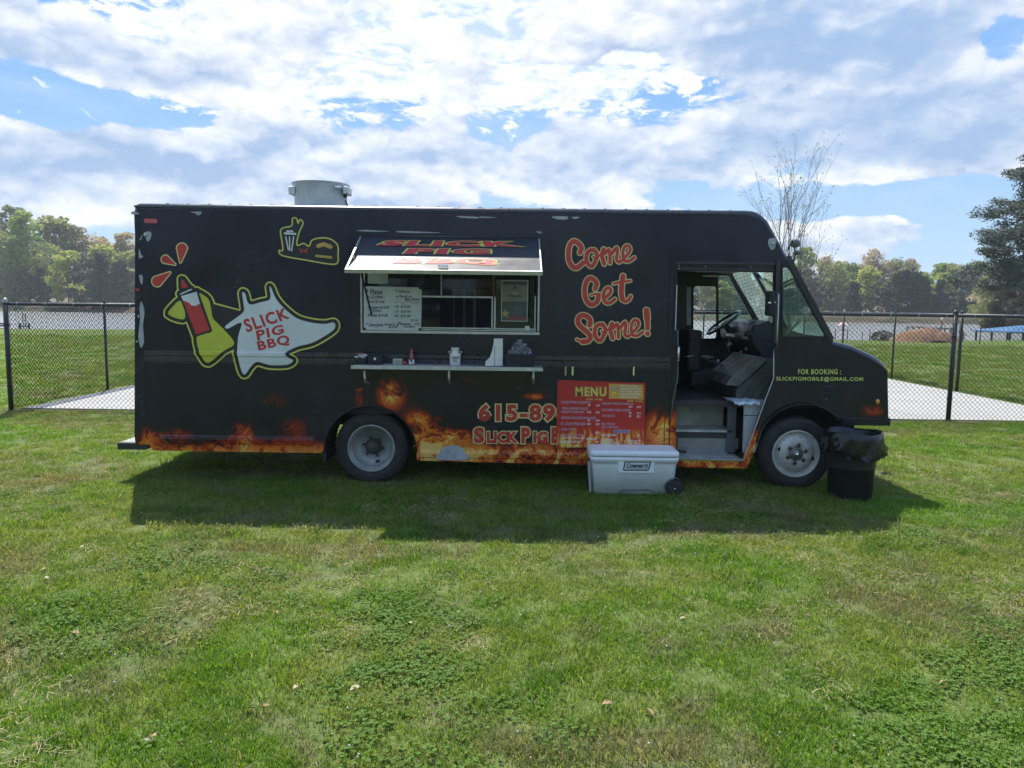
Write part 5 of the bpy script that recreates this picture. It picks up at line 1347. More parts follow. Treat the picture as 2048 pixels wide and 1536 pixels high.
# cab headlining
MB().box(kx1 + .03, wt[0] - .03, YS + .05, YF - .05, S(1400, 528)[1], S(1400, 524)[1]).build('headlining', INT, truck)

# ------------------------------------------------------------------ wheels and chassis
def wheel(px, py, front):
    cx, cz = S(px, py); cz = .352; r0 = .368
    root = bpy.data.objects.new('wheel', None); COL.objects.link(root); root.parent = truck; root.location = Vector((cx, YS, cz)) - truck.location
    y0 = YS + (.03 if front else .035)
    def tyre(y):
        ty = MB().lathe([(.238, .012), (.262, .0), (.30, -.006), (.335, .002), (.356, .022), (r0, .045), (r0, .17), (.356, .195), (.30, .215), (.245, .205)], (cx, y, cz), 'y', 56).build('tyre', RUB, root)
        t_ = MB()
        for k in range(60):
            a = k * math.pi / 30
            for yy, sk in ((.05, .02), (.10, -.02), (.15, .02)):
                a0, a1 = a, a + .055; vs = [(cx + (r0 + d_) * math.cos(aa), y + yy + e_, cz + (r0 + d_) * math.sin(aa)) for d_ in (-.004, .005) for e_ in (-.018, .018) for aa in (a0 + sk * (e_ > 0), a1 + sk * (e_ > 0))]
                t_.add(vs, [(0, 1, 3, 2), (4, 5, 7, 6), (0, 1, 5, 4), (2, 3, 7, 6), (0, 2, 6, 4), (1, 3, 7, 5)])
        t_.build('tread_block', RUB, ty, fix=False, kind='stuff')
        for rr_ in (.29, .325): MB().lathe([(rr_ - .002, -.005), (rr_, -.0095), (rr_ + .002, -.004)], (cx, y, cz), 'y', 48).build('sidewall_rib', RUB, ty)
        return ty
    tyre(y0)
    if front:
        prof = [(.242, .012), (.240, .000), (.232, -.002), (.226, .012), (.214, .030), (.205, .055), (.196, .050), (.180, .022), (.150, .002), (.118, -.004), (.072, -.004), (.066, .012), (.0, .012)]
        rim = MB().lathe(prof, (cx, y0, cz), 'y', 56).build('rim', RIMW, root)
        MB().lathe([(.066, .0), (.064, -.012), (.050, -.016), (.046, -.008), (.044, -.030), (.030, -.040), (0, -.041)], (cx, y0, cz), 'y', 28).build('hub_cap', mat('hub_metal', (.20, .20, .19), .4, .7, dirt=.4), rim)
        MB().lathe([(0, -.046), (.020, -.045), (.022, -.038)], (cx, y0, cz), 'y', 16).build('hub_centre', CHROME, rim)
        for k in range(6):
            a = R(20 + 60 * k); nx_, nz2 = cx + .093 * math.cos(a), cz + .093 * math.sin(a)
            nt = MB().lathe([(.024, -.004), (.022, -.010), (.012, -.012)], (nx_, y0, nz2), 'y', 14).build('lug_nut', mat('nut_rust', (.22, .17, .12), .6, .3, dirt=.3), rim)
            MB().lathe([(.0115, -.006), (.011, -.024), (.006, -.028), (0, -.028)], (nx_, y0, nz2), 'y', 6, False).build('stud', DARKM, nt)
        for a in (165, 345): 
            a = R(a); MB().lathe([(0, -.0), (.021, -.0)], (cx + .172 * math.cos(a), y0 + .012, cz + .172 * math.sin(a)), 'y', 16).build('hand_hole', SEAM, rim)
    else:
        prof = [(.242, .012), (.240, -.001), (.230, -.003), (.224, .012), (.218, .028), (.208, .032), (.198, .075), (.180, .100), (.150, .125), (.118, .140), (.110, .150), (.0, .150)]
        rim = MB().lathe(prof, (cx, y0, cz), 'y', 56).build('rim', RIMG, root)
        MB().lathe([(.085, .15), (.08, .11), (.065, .09), (.055, .055), (0, .05)], (cx, y0, cz), 'y', 24).build('hub', mat('hub_dark', (.05, .048, .045), .7, dirt=.3), rim)
        for k in range(6):
            a = R(50 + 60 * k); MB().lathe([(.014, .14), (.013, .12), (0, .118)], (cx + .10 * math.cos(a), y0, cz + .10 * math.sin(a)), 'y', 6, False).build('lug_nut', mat('hub_dark', (.05, .048, .045), .7), rim)
        a = R(-73); MB().lathe([(0, 0), (.024, 0)], (cx + .165 * math.cos(a), y0 + .106, cz + .165 * math.sin(a)), 'y', 16).build('hand_hole', SEAM, rim)
        ty2 = MB().lathe([(.245, .0), (.335, .002), (r0, .045), (r0, .17), (.335, .21), (.245, .205)], (cx, y0 + .24, cz), 'y', 40).build('inner_tyre', RUB, root)
    # far side pair
    MB().lathe([(.0, .02), (.24, .0), (.335, .002), (r0, .045), (r0, .17), (.335, .21), (.24, .205), (0, .19)], (cx, YF - .27, cz), 'y', 40).build('far_tyre', RUB, root)
    # arch liner
    xc, zc_ = S(741, 903) if not front else S(1605, 900)
    MB().lathe([(.463, .0), (.463, .50)], (xc, YS + .02, zc_), 'y', 32, True, R(2), R(178)).build('arch_liner', BLKM, root)
    m = MB(); pts2 = [(xc + .464 * math.cos(a), YS - .004, zc_ + .464 * math.sin(a)) for a in np.linspace(R(0), R(180) if not front else R(172), 30)]
    if front: pts2 = pts2[7:]
    m.tube(pts2, .007, 6); m.build('arch_lip', BLK, root)
wheel(741, 904, False); wheel(1595, 909, True)
ch = MB()
for yy in (YS + .62, YS + 1.35): ch.box(S(275, 700)[0], S(1765, 700)[0], yy, yy + .07, .50, .64)
ch.build('chassis_rail', BLKM, truck)
for px in (741, 1595):
    x = S(px, 900)[0]; MB().tube([(x, YS + .2, .36), (x, YF - .2, .36)], .05, 10).build('axle', BLKM, truck)
MB().ell((S(741, 900)[0], (YS + YF) / 2, .36), (.19, .2, .17), 14, 8).build('differential', BLKM, truck)
MB().tube([(S(850, 900)[0], YS + .98, .46), (S(1480, 900)[0], YS + .98, .5)], .045, 10).build('drive_shaft', BLKM, truck)
MB().box(S(1000, 900)[0], S(1180, 900)[0], YS + .75, YS + 1.3, .30, .58, .03).build('fuel_tank', BLKM, truck)
MB().box(S(275, 700)[0], S(1335, 700)[0], YS + .04, YF - .04, fz - .14, fz - .06).build('underfloor', BLKM, truck)
MB().box(S(1660, 700)[0] - .4, S(1765, 700)[0], YS + .5, YF - .5, .45, 1.0).build('engine_block', BLKM, truck)
MB().box(S(850, 700)[0], S(1350, 700)[0], YS + .036, YS + .07, S(1100, 918)[1], fz - .1).build('skirt_backing', BLKM, truck)
MB().box(S(645, 700)[0] - .01, S(645, 700)[0] + .015, YS + .02, YS + .45, S(600, 925)[1], S(600, 895)[1]).build('mud_flap', BLKM, truck)
# rear bumper step
xa, xb = S(233, 890)[0], S(300, 890)[0]
rb_ = MB(); rb_.add([(xa, YS + .12, 0), ], []); rb_ = MB(); ztop, zbot = S(260, 887)[1], S(260, 900)[1]
rb_.slab([[(xa, zbot), (xb - .06, zbot), (xb, ztop - .01), (xb, ztop), (xa, ztop)]], YS + .02, YF - .02).build('rear_bumper', mat('bumper_black', (.022, .022, .024), .5, var=.2, dirt=.2), truck)
MB().box(xa + .01, S(268, 887)[0], YS + .05, YF - .05, ztop, ztop + .004).build('bumper_tread', mat('plate_grey', (.16, .17, .17), .6, .3, dirt=.3), truck)

# ------------------------------------------------------------------ roof extractor
fy = 8.35; c0 = W(642, 400, fy); rr_ = 50 / 1500 * fy; zt = W(642, 361, fy - rr_).z; zb2 = S(642, 411)[1] - .05
fan = MB().lathe([(rr_, zb2), (rr_, zt - .03), (rr_ * 1.10, zt - .008), (rr_ * 1.12, zt), (rr_ * 1.05, zt + .002), (rr_ * .96, zt - .02), (rr_ * .96, zt - .2)], (c0.x, fy, 0), 'z', 48).build('roof_extractor', mat('spun_aluminium', (.78, .80, .80), .45, .1, var=.12, vs=5, dirt=.1), truck)
for x0, x1 in ((580, 593), (688, 699)):
    a, b_ = W(x0, 389.5, fy - .1), W(x1, 375, fy - .1); MB().box(a.x, b_.x, fy - .16, fy + .02, a.z, b_.z, .006).build('mounting_box', ALU, fan)
p = W(692, 392, fy - .05); MB().box(p.x - .012, p.x + .012, fy - .08, fy - .05, p.z - .02, p.z + .02).build('latch', DARKM, fan)
MB().tube([W(691, 400, fy - .05), W(695, 412, fy - .05)], [.004, .012], 6).build('tie_down', DARKM, fan)
p = W(677, 375, fy - rr_ * .75); MB().box(p.x - .03, p.x + .03, p.y - .03, p.y + .01, p.z - .008, p.z + .012, .004).build('hand_grip', CHROME, fan)
MB().lathe([(rr_ * .95, zt - .15), (.05, zt - .10), (0, zt - .10)], (c0.x, fy, 0), 'z', 24).build('damper', DARKM, fan)

# ------------------------------------------------------------------ shelf
sf_y = YS - .30; zt_ = W(890, 733.5, YS - .29).z; x0, x1 = W(703, 735, sf_y).x, W(1085, 739, sf_y).x
shelf = MB().box(x0, x1, sf_y, YS - .001, zt_ - .012, zt_).build('counter_shelf', ALU, truck)
MB().box(x0 - .004, x1 + .004, sf_y - .008, sf_y, zt_ - .030, zt_ + .003).build('front_lip', ALUP, shelf)
m = MB(); j = 0; y = sf_y + .02
while y < YS - .02:
    x = x0 + .02 + (j % 2) * .02
    while x < x1 - .02:
        a = .8 if (j + int(x * 50)) % 2 else -.8; m.bar((x - .012 * math.cos(a), y - .012 * math.sin(a), zt_), (x + .012 * math.cos(a), y + .012 * math.sin(a), zt_), .004, .005); x += .04
    y += .022; j += 1
m.build('raised_tread', CHROME, shelf, fix=False, kind='stuff')
for px in (729, 898, 1067):
    a = W(px, 741, sf_y + .02); b_ = W(px, 763, YS - .02)
    br_ = MB().box(a.x - .008, a.x + .008, sf_y + .01, sf_y + .03, a.z - .05, a.z - .004).build('bracket', ALUP, shelf)
    MB().tube([(a.x, sf_y + .02, a.z - .045), (a.x, sf_y + .06, a.z - .12)], .011, 8).build('bracket_arm', ALUP, br_)
    MB().bar((a.x, sf_y + .06, a.z - .11), (a.x, YS - .002, a.z - .16), .012, .012).build('brace', ALUP, br_)
# small latches under the rail
for px, col_ in ((1131, 'print_lime'), (1145, None), (1267, None)):
    a, b_ = S(px - 2, 751), S(px + 2, 733); MB().box(a[0], b_[0], YS - .016, YS - .001, a[1], b_[1], .003).build('shelf_latch', CHROME if col_ is None else mat('brass', (.4, .34, .12), .5, .5), truck)
# ------------------------------------------------------------------ loose things
def bx_px(name, x0, y0, x1, y1, Y, d, mt, parent, b=.003):
    a, c_ = W(x0, y1, Y), W(x1, y0, Y); return MB().box(a.x, c_.x, Y, Y + d, a.z, c_.z, b).build(name, mt, parent)
def on_plane(Y):
    def f_(px, py): p = W(px, py, Y); return tuple(p)
    return f_
# menu board
mb_y = YS - .022
mm = bpy.data.materials.new('menu_print'); mm.use_nodes = True; q = G(mm.node_tree)
P = q.n('ShaderNodeTexCoord').outputs['Object']; X, Y_, Z = q.xyz(P); zb0 = S(1200, 895)[1]
wv = q.v('MULTIPLY', q.v('SUBTRACT', q.noise(P, 9, 3, .5, col=True), (.5, .5, .5)), (.10, 0, .12))
nz = q.noise(q.v('MULTIPLY', q.v('ADD', P, wv), (16, 1, 4.2)), 1.6, 3, .55, .6)
h_ = q.ss(q.m('SUBTRACT', Z, 0.0), .30, .0, 0, 1)
v_ = q.m('MULTIPLY', h_, q.m('ADD', .25, q.m('MULTIPLY', q.ss(nz, .38, .66), 1.1)))
col = q.ramp(v_, [(0, (.46, .022, .025)), (.25, (.48, .03, .025)), (.42, (.62, .12, .02)), (.65, (.70, .28, .04)), (.9, (.70, .42, .08)), (1, (.72, .5, .14))])
b = q.n('ShaderNodeBsdfPrincipled', {'Base Color': col, 'Roughness': .3}); q.n('ShaderNodeOutputMaterial', {0: b.outputs[0]})
menu = thing('menu_board', 'red printed menu board with yellow heading and flames, screwed to the truck above the cooler', 'menu board', (S(1113, 895)[0], YS, zb0))
quad_b = [(1115, 760), (1291, 766), (1288, 894), (1112.5, 895)]
MB().slab([[(W(x, y, mb_y).x, W(x, y, mb_y).z) for x, y in quad_b]], mb_y, mb_y + .012).build('board', mm, menu)
mf = on_plane(mb_y - .0015); mf2 = on_plane(mb_y - .003); mf3 = on_plane(mb_y - .0045); mf0 = on_plane(mb_y - .0008)
ZM = lambda x0, y0, x1, y1, sl=.022: [(1105 + x0 / 9.91, 750 + y0 / 9.91), (1105 + x1 / 9.91, 750 + (y0 + (x1 - x0) * sl) / 9.91), (1105 + x1 / 9.91, 750 + (y1 + (x1 - x0) * sl) / 9.91), (1105 + x0 / 9.91, 750 + y1 / 9.91)]
M_Y, M_W, M_L, M_B = flat('menu_yellow', (.75, .58, .12)), flat('menu_white', (.78, .72, .66)), flat('menu_lilac', (.50, .36, .42)), flat('menu_blue', (.05, .06, .30))
for off, bo, mt_ in ((mf0, .075, M_Y), (mf, .055, C_BLK), (mf2, .02, M_Y)): txt('heading', 'MENU', ZM(455, 240, 1065, 420, .006), mt_, off, menu, bold=bo, base=.035, space=1.2)
l = ZM(1118, 172, 1800, 468, .03); MB().slab([[(W(x, y, mb_y).x, W(x, y, mb_y).z) for x, y in l]], mb_y - .0012, mb_y - .0004).build('sides_box', flat('menu_ochre', (.58, .33, .06)), menu)
txt('lettering', 'SIDES', ZM(1150, 240, 1300, 292), flat('menu_steel_blue', (.20, .32, .40)), mf2, menu, bold=.02)
txt('lettering', '$4', ZM(1185, 335, 1262, 392), M_Y, mf2, menu, bold=.03)
for k, s_ in enumerate(('SMOKEY BAKED BEANS', 'HOMEMADE POTATO SALAD', 'SWEET & TANGY COLESLAW', 'RUMBLE HOT FRENCH FRIES', 'CHEESY MAC N CHEESE')):
    txt('lettering', s_, ZM(1335, 202 + k * 54, (1690, 1750, 1755, 1750, 1680)[k], 234 + k * 54, .012), M_W, mf2, menu, bold=.015)
txt('lettering', 'ENTREE   W/1 SIDE', ZM(670, 462, 985, 498), M_Y, mf, menu, bold=.01); txt('lettering', 'ENTREE   W/1 SIDE', ZM(1485, 498, 1785, 532), M_Y, mf, menu, bold=.01)
for s_, a in (('PULLED PORK SANDWICH', (175, 512, 752, 562)), ('TEXAS SMOKED PULLED', (182, 636, 702, 684)), ('BRISKET SANDWICH', (178, 708, 625, 752)), ('SMOKED SAUSAGE SANDWICH', (172, 822, 856, 870)), ('ST. LOUIS SPARE RIBS', (165, 938, 648, 990)),
              ('FAMILY PACK', (172, 1052, 458, 1098)), ('BBQ BAKED POTATOES', (165, 1168, 600, 1208)), ('HICKORY SMOKED WINGS (6)', (980, 545, 1600, 596)), ('SOUTHERN FRIED CATFISH', (975, 668, 1548, 715)), ('TACO BOWLS', (980, 785, 1232, 828)),
              ('DILL PICKLE', (972, 945, 1240, 988)), ('DILL CHICKEN', (970, 1010, 1300, 1048))):
    txt('lettering', s_, ZM(*a, .012), M_L, mf, menu, bold=.02)
for s_, a in (('$7', (705, 580, 752, 622)), ('$10', (865, 586, 935, 626)), ('$12', (692, 716, 765, 758)), ('$15', (862, 722, 932, 764)), ('$7', (700, 884, 748, 924)), ('$10', (860, 884, 930, 922)), ('$10', (684, 950, 754, 992)), ('$13', (858, 956, 928, 998)), ('$26', (848, 1120, 920, 1164)),
              ('$10', (1510, 612, 1580, 652)), ('$13', (1678, 614, 1748, 656)), ('$8', (1515, 734, 1562, 774)), ('$11', (1678, 738, 1745, 780)), ('$9', (1515, 798, 1562, 838)), ('$12', (1674, 802, 1742, 844)), ('$2', (1685, 1180, 1730, 1216)), ('SM $2 LG $4', (1470, 1286, 1735, 1316)), ('SM $2 LG $4', (1480, 1336, 1735, 1366)), ('$1', (1685, 1396, 1728, 1424)),
              ('Pork $9  Chicken $9', (205, 1224, 610, 1264)), ('Brisket $10', (670, 1246, 880, 1284)), ('CHOPPED CHICKEN', (165, 1304, 560, 1340)), ('$7', (700, 1310, 745, 1344)), ('$9', (862, 1310, 908, 1352)),
              ('BOTTLED SODA', (975, 1172, 1268, 1208)), ('SWEET TEA', (980, 1268, 1212, 1304)), ('FRUIT TEA', (985, 1326, 1300, 1362)), ('BOTTLED WATER', (975, 1386, 1292, 1420))):
    txt('lettering', s_, ZM(*a, .01), M_W, mf, menu, bold=.025)
txt('lettering', 'DRINKS', ZM(1212, 1088, 1530, 1150, .008), M_W, mf, menu, bold=.075, base=.03); txt('lettering', 'DRINKS', ZM(1212, 1088, 1530, 1150, .008), M_B, mf2, menu, bold=.03, base=.03)
for x, y in ((1119, 763), (1286, 768), (1115, 892), (1285, 890)): p = W(x, y, mb_y); MB().lathe([(0, -.004), (.006, -.003), (.007, 0)], tuple(p), 'y', 8).build('screw', DARKM, menu)
# whiteboard
wy = YS - .03; ZB = lambda x0, y0, x1, y1, s_=.0: [(715 + x0 / 11.813, 540 + y0 / 11.813), (715 + x1 / 11.813, 540 + (y0 + s_ * (x1 - x0)) / 11.813), (715 + x1 / 11.813, 540 + (y1 + s_ * (x1 - x0)) / 11.813), (715 + x0 / 11.813, 540 + y1 / 11.813)]
wbd = thing('whiteboard', 'white board with handwritten plates, wings and dessert prices in the serving window', 'whiteboard', (S(728, 660)[0], wy, S(728, 660)[1]))
bp = [(195, 385), (800, 395), (1455, 410), (1475, 440), (1515, 462), (1512, 900), (1500, 1380), (1460, 1400), (1445, 1440), (800, 1425), (200, 1412), (190, 1370), (150, 1365), (150, 600)]
MB().slab([[(W(715 + x / 11.813, 540 + y / 11.813, wy).x, W(715 + x / 11.813, 540 + y / 11.813, wy).z) for x, y in bp]], wy, wy + .008).build('board', mat('whiteboard_face', (.50, .54, .54), .3, var=.05), wbd)
INK = flat('marker_ink', (.02, .022, .03)); wfn = on_plane(wy - .0015); FADE = flat('faded_ink', (.25, .27, .28))
for s_, a in (('* Plates', (205, 445, 590, 572)), ('w/ 2 sides-', (212, 585, 615, 655)), ('- Pork $13.00', (200, 720, 640, 785)), ('- Chopped $15.00', (202, 850, 740, 925)), ('Chicken', (305, 928, 550, 982)), ('- Brisket $16.00', (195, 1038, 715, 1108)),
              ('* Wings', (892, 470, 1230, 560)), ('w/ Ranch or', (905, 590, 1275, 645)), ('Bleu Cheese', (1118, 655, 1462, 718)), ('-10  $15.00', (862, 830, 1250, 900)), ('-15  $20.00', (862, 950, 1258, 1012)), ('-20  $25.00', (858, 1050, 1250, 1122)),
              ('* Desserts', (202, 1245, 600, 1320)), ('Brownie', (648, 1255, 888, 1310)), ('$2.00', (735, 1318, 890, 1372)), ('/', (900, 1230, 1000, 1365)), ('Banana', (1005, 1240, 1255, 1300)), ('Pudding', (1095, 1305, 1360, 1375)), ('$4.00', (1358, 1250, 1468, 1300)), ('$5.00', (1252, 1165, 1436, 1215))):
    txt('handwriting', s_, ZB(*a, .01), INK, wfn, wbd, bold=.018, shear=.1)
def swoosh(pts, par, fn, mt=INK, r=.35):
    pp = [tuple(v_)[:2] for v_ in pts]; xs_ = [p_[0] for p_ in pp]; ys_ = [p_[1] for p_ in pp]
    V, F = sdf_sheet(lambda a, b_: seg_dist(a, b_, pp) - r, min(xs_) - 1, min(ys_) - 1, max(xs_) + 1, max(ys_) + 1, .3, 0)
    return MB().add([fn(x, y) for x, y in V], F).build('underline', mt, par, fix=False)
B_ = lambda l: [(715 + x / 11.813, 540 + y / 11.813) for x, y in l]
swoosh(B_([(200, 690), (320, 665), (410, 690), (440, 715), (480, 685), (550, 665), (620, 680)]), wbd, wfn); swoosh(B_([(870, 775), (960, 745), (1040, 775), (1065, 795), (1120, 755), (1230, 745), (1340, 790), (1400, 770), (1465, 775)]), wbd, wfn)
swoosh(B_([(280, 1335), (340, 1320), (450, 1355), (520, 1320), (615, 1330)]), wbd, wfn)
for x, y in ((1480, 430), (165, 1390), (1470, 1400)):
    p = W(715 + x / 11.813, 540 + y / 11.813, wy - .004); MB().ell(tuple(p), (.013, .006, .013), 8, 6).build('corner_clip', DARKM, wbd)
# paper notice, poster
pn = bx_px('paper_notice', 735.5, 545, 776, 567, YS - .002, .001, mat('pale_paper', (.36, .39, .38), .8, var=.05), None, 0); tag(pn, 'pale paper notice taped inside the window above the whiteboard', 'notice')
po_y = YS - .004
post = thing('poster', 'framed dark poster with yellow star in the right hand window pane', 'poster', (S(1003, 642)[0], po_y, S(1003, 642)[1]))
ZP = lambda l: [(960 + x / 10.24, 540 + y / 10.24) for x, y in l]
def pq(name, pts, dy, col_): 
    l = [(W(x, y, po_y).x, W(x, y, po_y).z) for x, y in ZP(pts)]; MB().slab([l], po_y - dy, po_y - dy + .0006).build(name, flat('poster_' + name, col_), post)
pq('border', [(440, 210), (990, 215), (972, 1060), (430, 1050)], 0, (.42, .45, .42)); pq('backing', [(458, 226), (974, 232), (956, 1045), (446, 1035)], .001, (.050, .065, .068))
pq('sepia_field', [(457, 300), (972, 305), (965, 650), (452, 645)], .002, (.17, .165, .13)); pq('red_band', [(530, 950), (860, 960), (940, 940), (930, 1030), (545, 1025)], .002, (.20, .05, .05)); pq('top_band', [(458, 232), (972, 238), (971, 290), (457, 284)], .002, (.05, .07, .09))
cx_, cy_ = 520, 890; pq('star', [(cx_ + (92 if i % 2 == 0 else 42) * math.sin(i * math.pi / 5), cy_ - (100 if i % 2 == 0 else 45) * math.cos(i * math.pi / 5)) for i in range(10)], .003, (.30, .29, .10))
pq('peak', [(715, 305), (770, 385), (665, 385)], .003, (.07, .075, .065)); pq('plaque', [(555, 520), (640, 500), (860, 510), (870, 545), (720, 560), (570, 548)], .003, (.08, .085, .07))
txt('emblem_letters', 'BBQ', ZP([(668, 455), (770, 455), (770, 515), (668, 515)]), flat('poster_pale', (.35, .36, .32)), on_plane(po_y - .0045), post, bold=.03)
for k in range(6): pq('text_line', [(690, 745 + k * 32), (690 + (210, 150, 240, 190, 220, 160)[k], 745 + k * 32), (690 + (210, 150, 240, 190, 220, 160)[k], 752 + k * 32), (690, 752 + k * 32)], .003, (.16, .18, .19))
bx_st = bx_px('window_sticker', 1049.5, 652, 1059, 661.5, YS - .008, .0008, mat('sticker_white', (.55, .58, .55), .6), None, 0); tag(bx_st, 'small plain pale square sticker at the bottom corner of the right window pane', 'sticker')
# shelf goods, standing on zt_
BOT = zt_ + .004
def X_(px, Y=YS - .17): return (px - 1024) / FPX * Y + (W(px, 730, Y).x - (px - 1024) / FPX * Y)
SY = YS - .16; k_ = SY / FPX
r_ = thing('packet_basket', 'small black tray heaped with red and white sauce packets on the shelf', 'basket', (X_(722), SY, zt_))
MB().slab([[(X_(712), BOT), (X_(733), BOT), (X_(734), BOT + .055), (X_(711), BOT + .055)]], SY - .05, SY + .05).build('tray', BLKM, r_)
rq = random.Random(3)
for i in range(26):
    m = MB(); m.box(-.014, .014, -.009, .009, -.002, .002); M_ = Matrix.Rotation(rq.uniform(0, 3), 3, 'Z') @ Matrix.Rotation(rq.uniform(-.9, .9), 3, 'X'); c_ = Vector((X_(722) + rq.uniform(-.045, .045), SY - .035 + rq.uniform(-.02, .06), BOT + .058 + rq.uniform(0, .045)))
    m.v = [tuple(M_ @ Vector(v2) + c_) for v2 in m.v]; m.build('packet', mat('packet_white', (.7, .68, .68), .4) if i % 5 else mat('packet_red', (.45, .05, .06), .4), r_)
r_ = thing('napkin_box', 'square black box beside the basket of sauce packets', 'box', (X_(752), SY, zt_))
MB().box(X_(737), X_(766), SY - .05, SY + .07, BOT, BOT + .085, .005).build('box_body', BLKM, r_); p = X_(751); MB().box(p - .008, p + .010, SY - .054, SY - .048, BOT + .045, BOT + .07, .002).build('label', WHT, r_)
r_ = thing('mint_tin', 'small pale tin with dark picture lying left of the sauce bottle', 'tin', (X_(796), SY, zt_))
MB().box(X_(786), X_(804.5), SY - .02, SY + .03, BOT, BOT + .058, .004).build('tin_body', mat('tin_green_white', (.42, .45, .38), .4, var=.2), r_); MB().box(X_(788), X_(803), SY - .0225, SY - .0195, BOT + .008, BOT + .045).build('picture', mat('tin_picture', (.12, .13, .12), .5, var=.5, vs=60, col2=(.4, .42, .38)), r_)
r_ = thing('red_packet', 'crumpled red packet between the pale tin and the sauce bottle', 'packet', (X_(808), SY, zt_))
MB().ell((X_(808.5), SY, BOT + .018), (.024, .02, .020), 9, 6, jit=.25).build('wrapper', mat('packet_red', (.45, .05, .06), .4), r_)
o = MB().ell((X_(872), SY + .05, BOT + .016), (.014, .012, .016), 8, 6, jit=.25).build('bottle_cap', mat('dull_red', (.30, .03, .03), .4)); tag(o, 'tiny dull red cap alone on the middle of the shelf', 'bottle cap')
cx_ = X_(823); r_ = thing('hot_sauce_bottle', 'slim bottle of red hot sauce with white label and orange cap', 'sauce bottle', (cx_, SY, zt_))
MB().lathe([(0, 0), (.024, 0), (.027, .006), (.027, .055), (.024, .07), (.016, .095), (.011, .12), (.0105, .128)], (cx_, SY, BOT), 'z', 20).build('bottle', mat('red_sauce', (.30, .05, .03), .15, coat=.8), r_)
MB().lathe([(.0275, .008), (.0277, .052)], (cx_, SY, BOT), 'z', 20).build('label', mat('sauce_label', (.66, .64, .66), .5, var=.2, vs=40), r_); MB().lathe([(.012, .126), (.0125, .150), (.010, .155), (0, .155)], (cx_, SY, BOT), 'z', 14).build('cap', mat('cap_red', (.42, .05, .03), .35), r_)
txt('label_mark', 'V', [(818.5, 716), (827, 714), (827, 724), (818.5, 726)], INK, on_plane(SY - .030), r_, bold=.03)
cx_ = X_(910); r_ = thing('tip_jar', 'white milk can shaped jar lettered TIPS TY on the middle of the shelf', 'tip jar', (cx_, SY, zt_))
WC = mat('white_enamel', (.68, .68, .64), .3, var=.04)
MB().lathe([(0, 0), (.048, 0), (.052, .006), (.052, .10), (.050, .11), (.040, .122), (.034, .13), (.034, .14), (.042, .165), (.045, .17), (.040, .172), (.030, .15)], (cx_, SY, BOT), 'z', 28).build('can', WC, r_)
MB().lathe([(.053, .100), (.0545, .106), (.052, .112)], (cx_, SY, BOT), 'z', 28).build('shoulder_ring', WC, r_)
for s_ in (-1, 1): MB().tube([(cx_ + s_ * .045, SY, BOT + .118), (cx_ + s_ * .060, SY, BOT + .122), (cx_ + s_ * .062, SY, BOT + .135), (cx_ + s_ * .040, SY, BOT + .138)], .004, 6).build('handle', WC, r_)
yj = SY - .0545
txt('lettering', 'TIPS!', rect(902.5, 713.5, 918, 718.5), INK, on_plane(yj), r_, bold=.02); txt('lettering', 'TY', rect(906, 720, 914, 725.5), INK, on_plane(yj), r_, bold=.02)
r_ = thing('napkin_dispenser', 'tall white dispenser with flared white foot standing right of the tip jar', 'dispenser', (X_(990), SY, zt_))
def prl(name, pts, Y0, Y1, mt, par): 
    l = [(W(x, y, Y0).x, W(x, y, Y0).z) for x, y in pts]; zo = BOT - min(z for _x, z in l); return MB().slab([[(x, z + zo) for x, z in l]], Y0, Y1).build(name, mt, par)
prl('tall_box', [(988, 674), (1005.5, 674), (1005.5, 728), (990, 729), (990, 690), (987, 686)], SY - .03, SY + .05, WC, r_)
prl('flared_foot', [(986.5, 688), (989, 688), (989, 729.5), (970.5, 730), (970.5, 722), (974, 718), (979, 714), (984, 700)], SY - .035, SY + .04, WC, r_)
r_ = thing('napkin_bin', 'black bin full of crumpled grey white paper at the right end of the shelf', 'bin', (X_(1042), SY, zt_))
MB().slab([[(X_(1012), BOT), (X_(1068), BOT), (X_(1070), BOT + .12), (X_(1010), BOT + .12)]], SY - .08, SY + .12).build('bin_body', BLKM, r_)
pm = mat('crumpled_paper', (.30, .32, .36), .6, var=.3, vs=30); m = MB()
for i in range(150):
    a = rq.uniform(0, 6.28); d_ = math.sqrt(rq.random()); c_ = Vector((X_(1040) + .118 * d_ * math.cos(a), SY + .01 + .06 * d_ * math.sin(a), BOT + .105 + .155 * (1 - d_ ** 1.6) * rq.uniform(.5, 1)))
    vs = [c_ + Vector((rq.uniform(-.028, .028), rq.uniform(-.028, .028), rq.uniform(-.02, .022))) for _ in range(6)]; m.add(vs, [(0, 1, 2), (0, 2, 3), (3, 4, 0), (1, 4, 5), (2, 5, 3)])
m.build('crumpled_paper', pm, r_, fix=False)

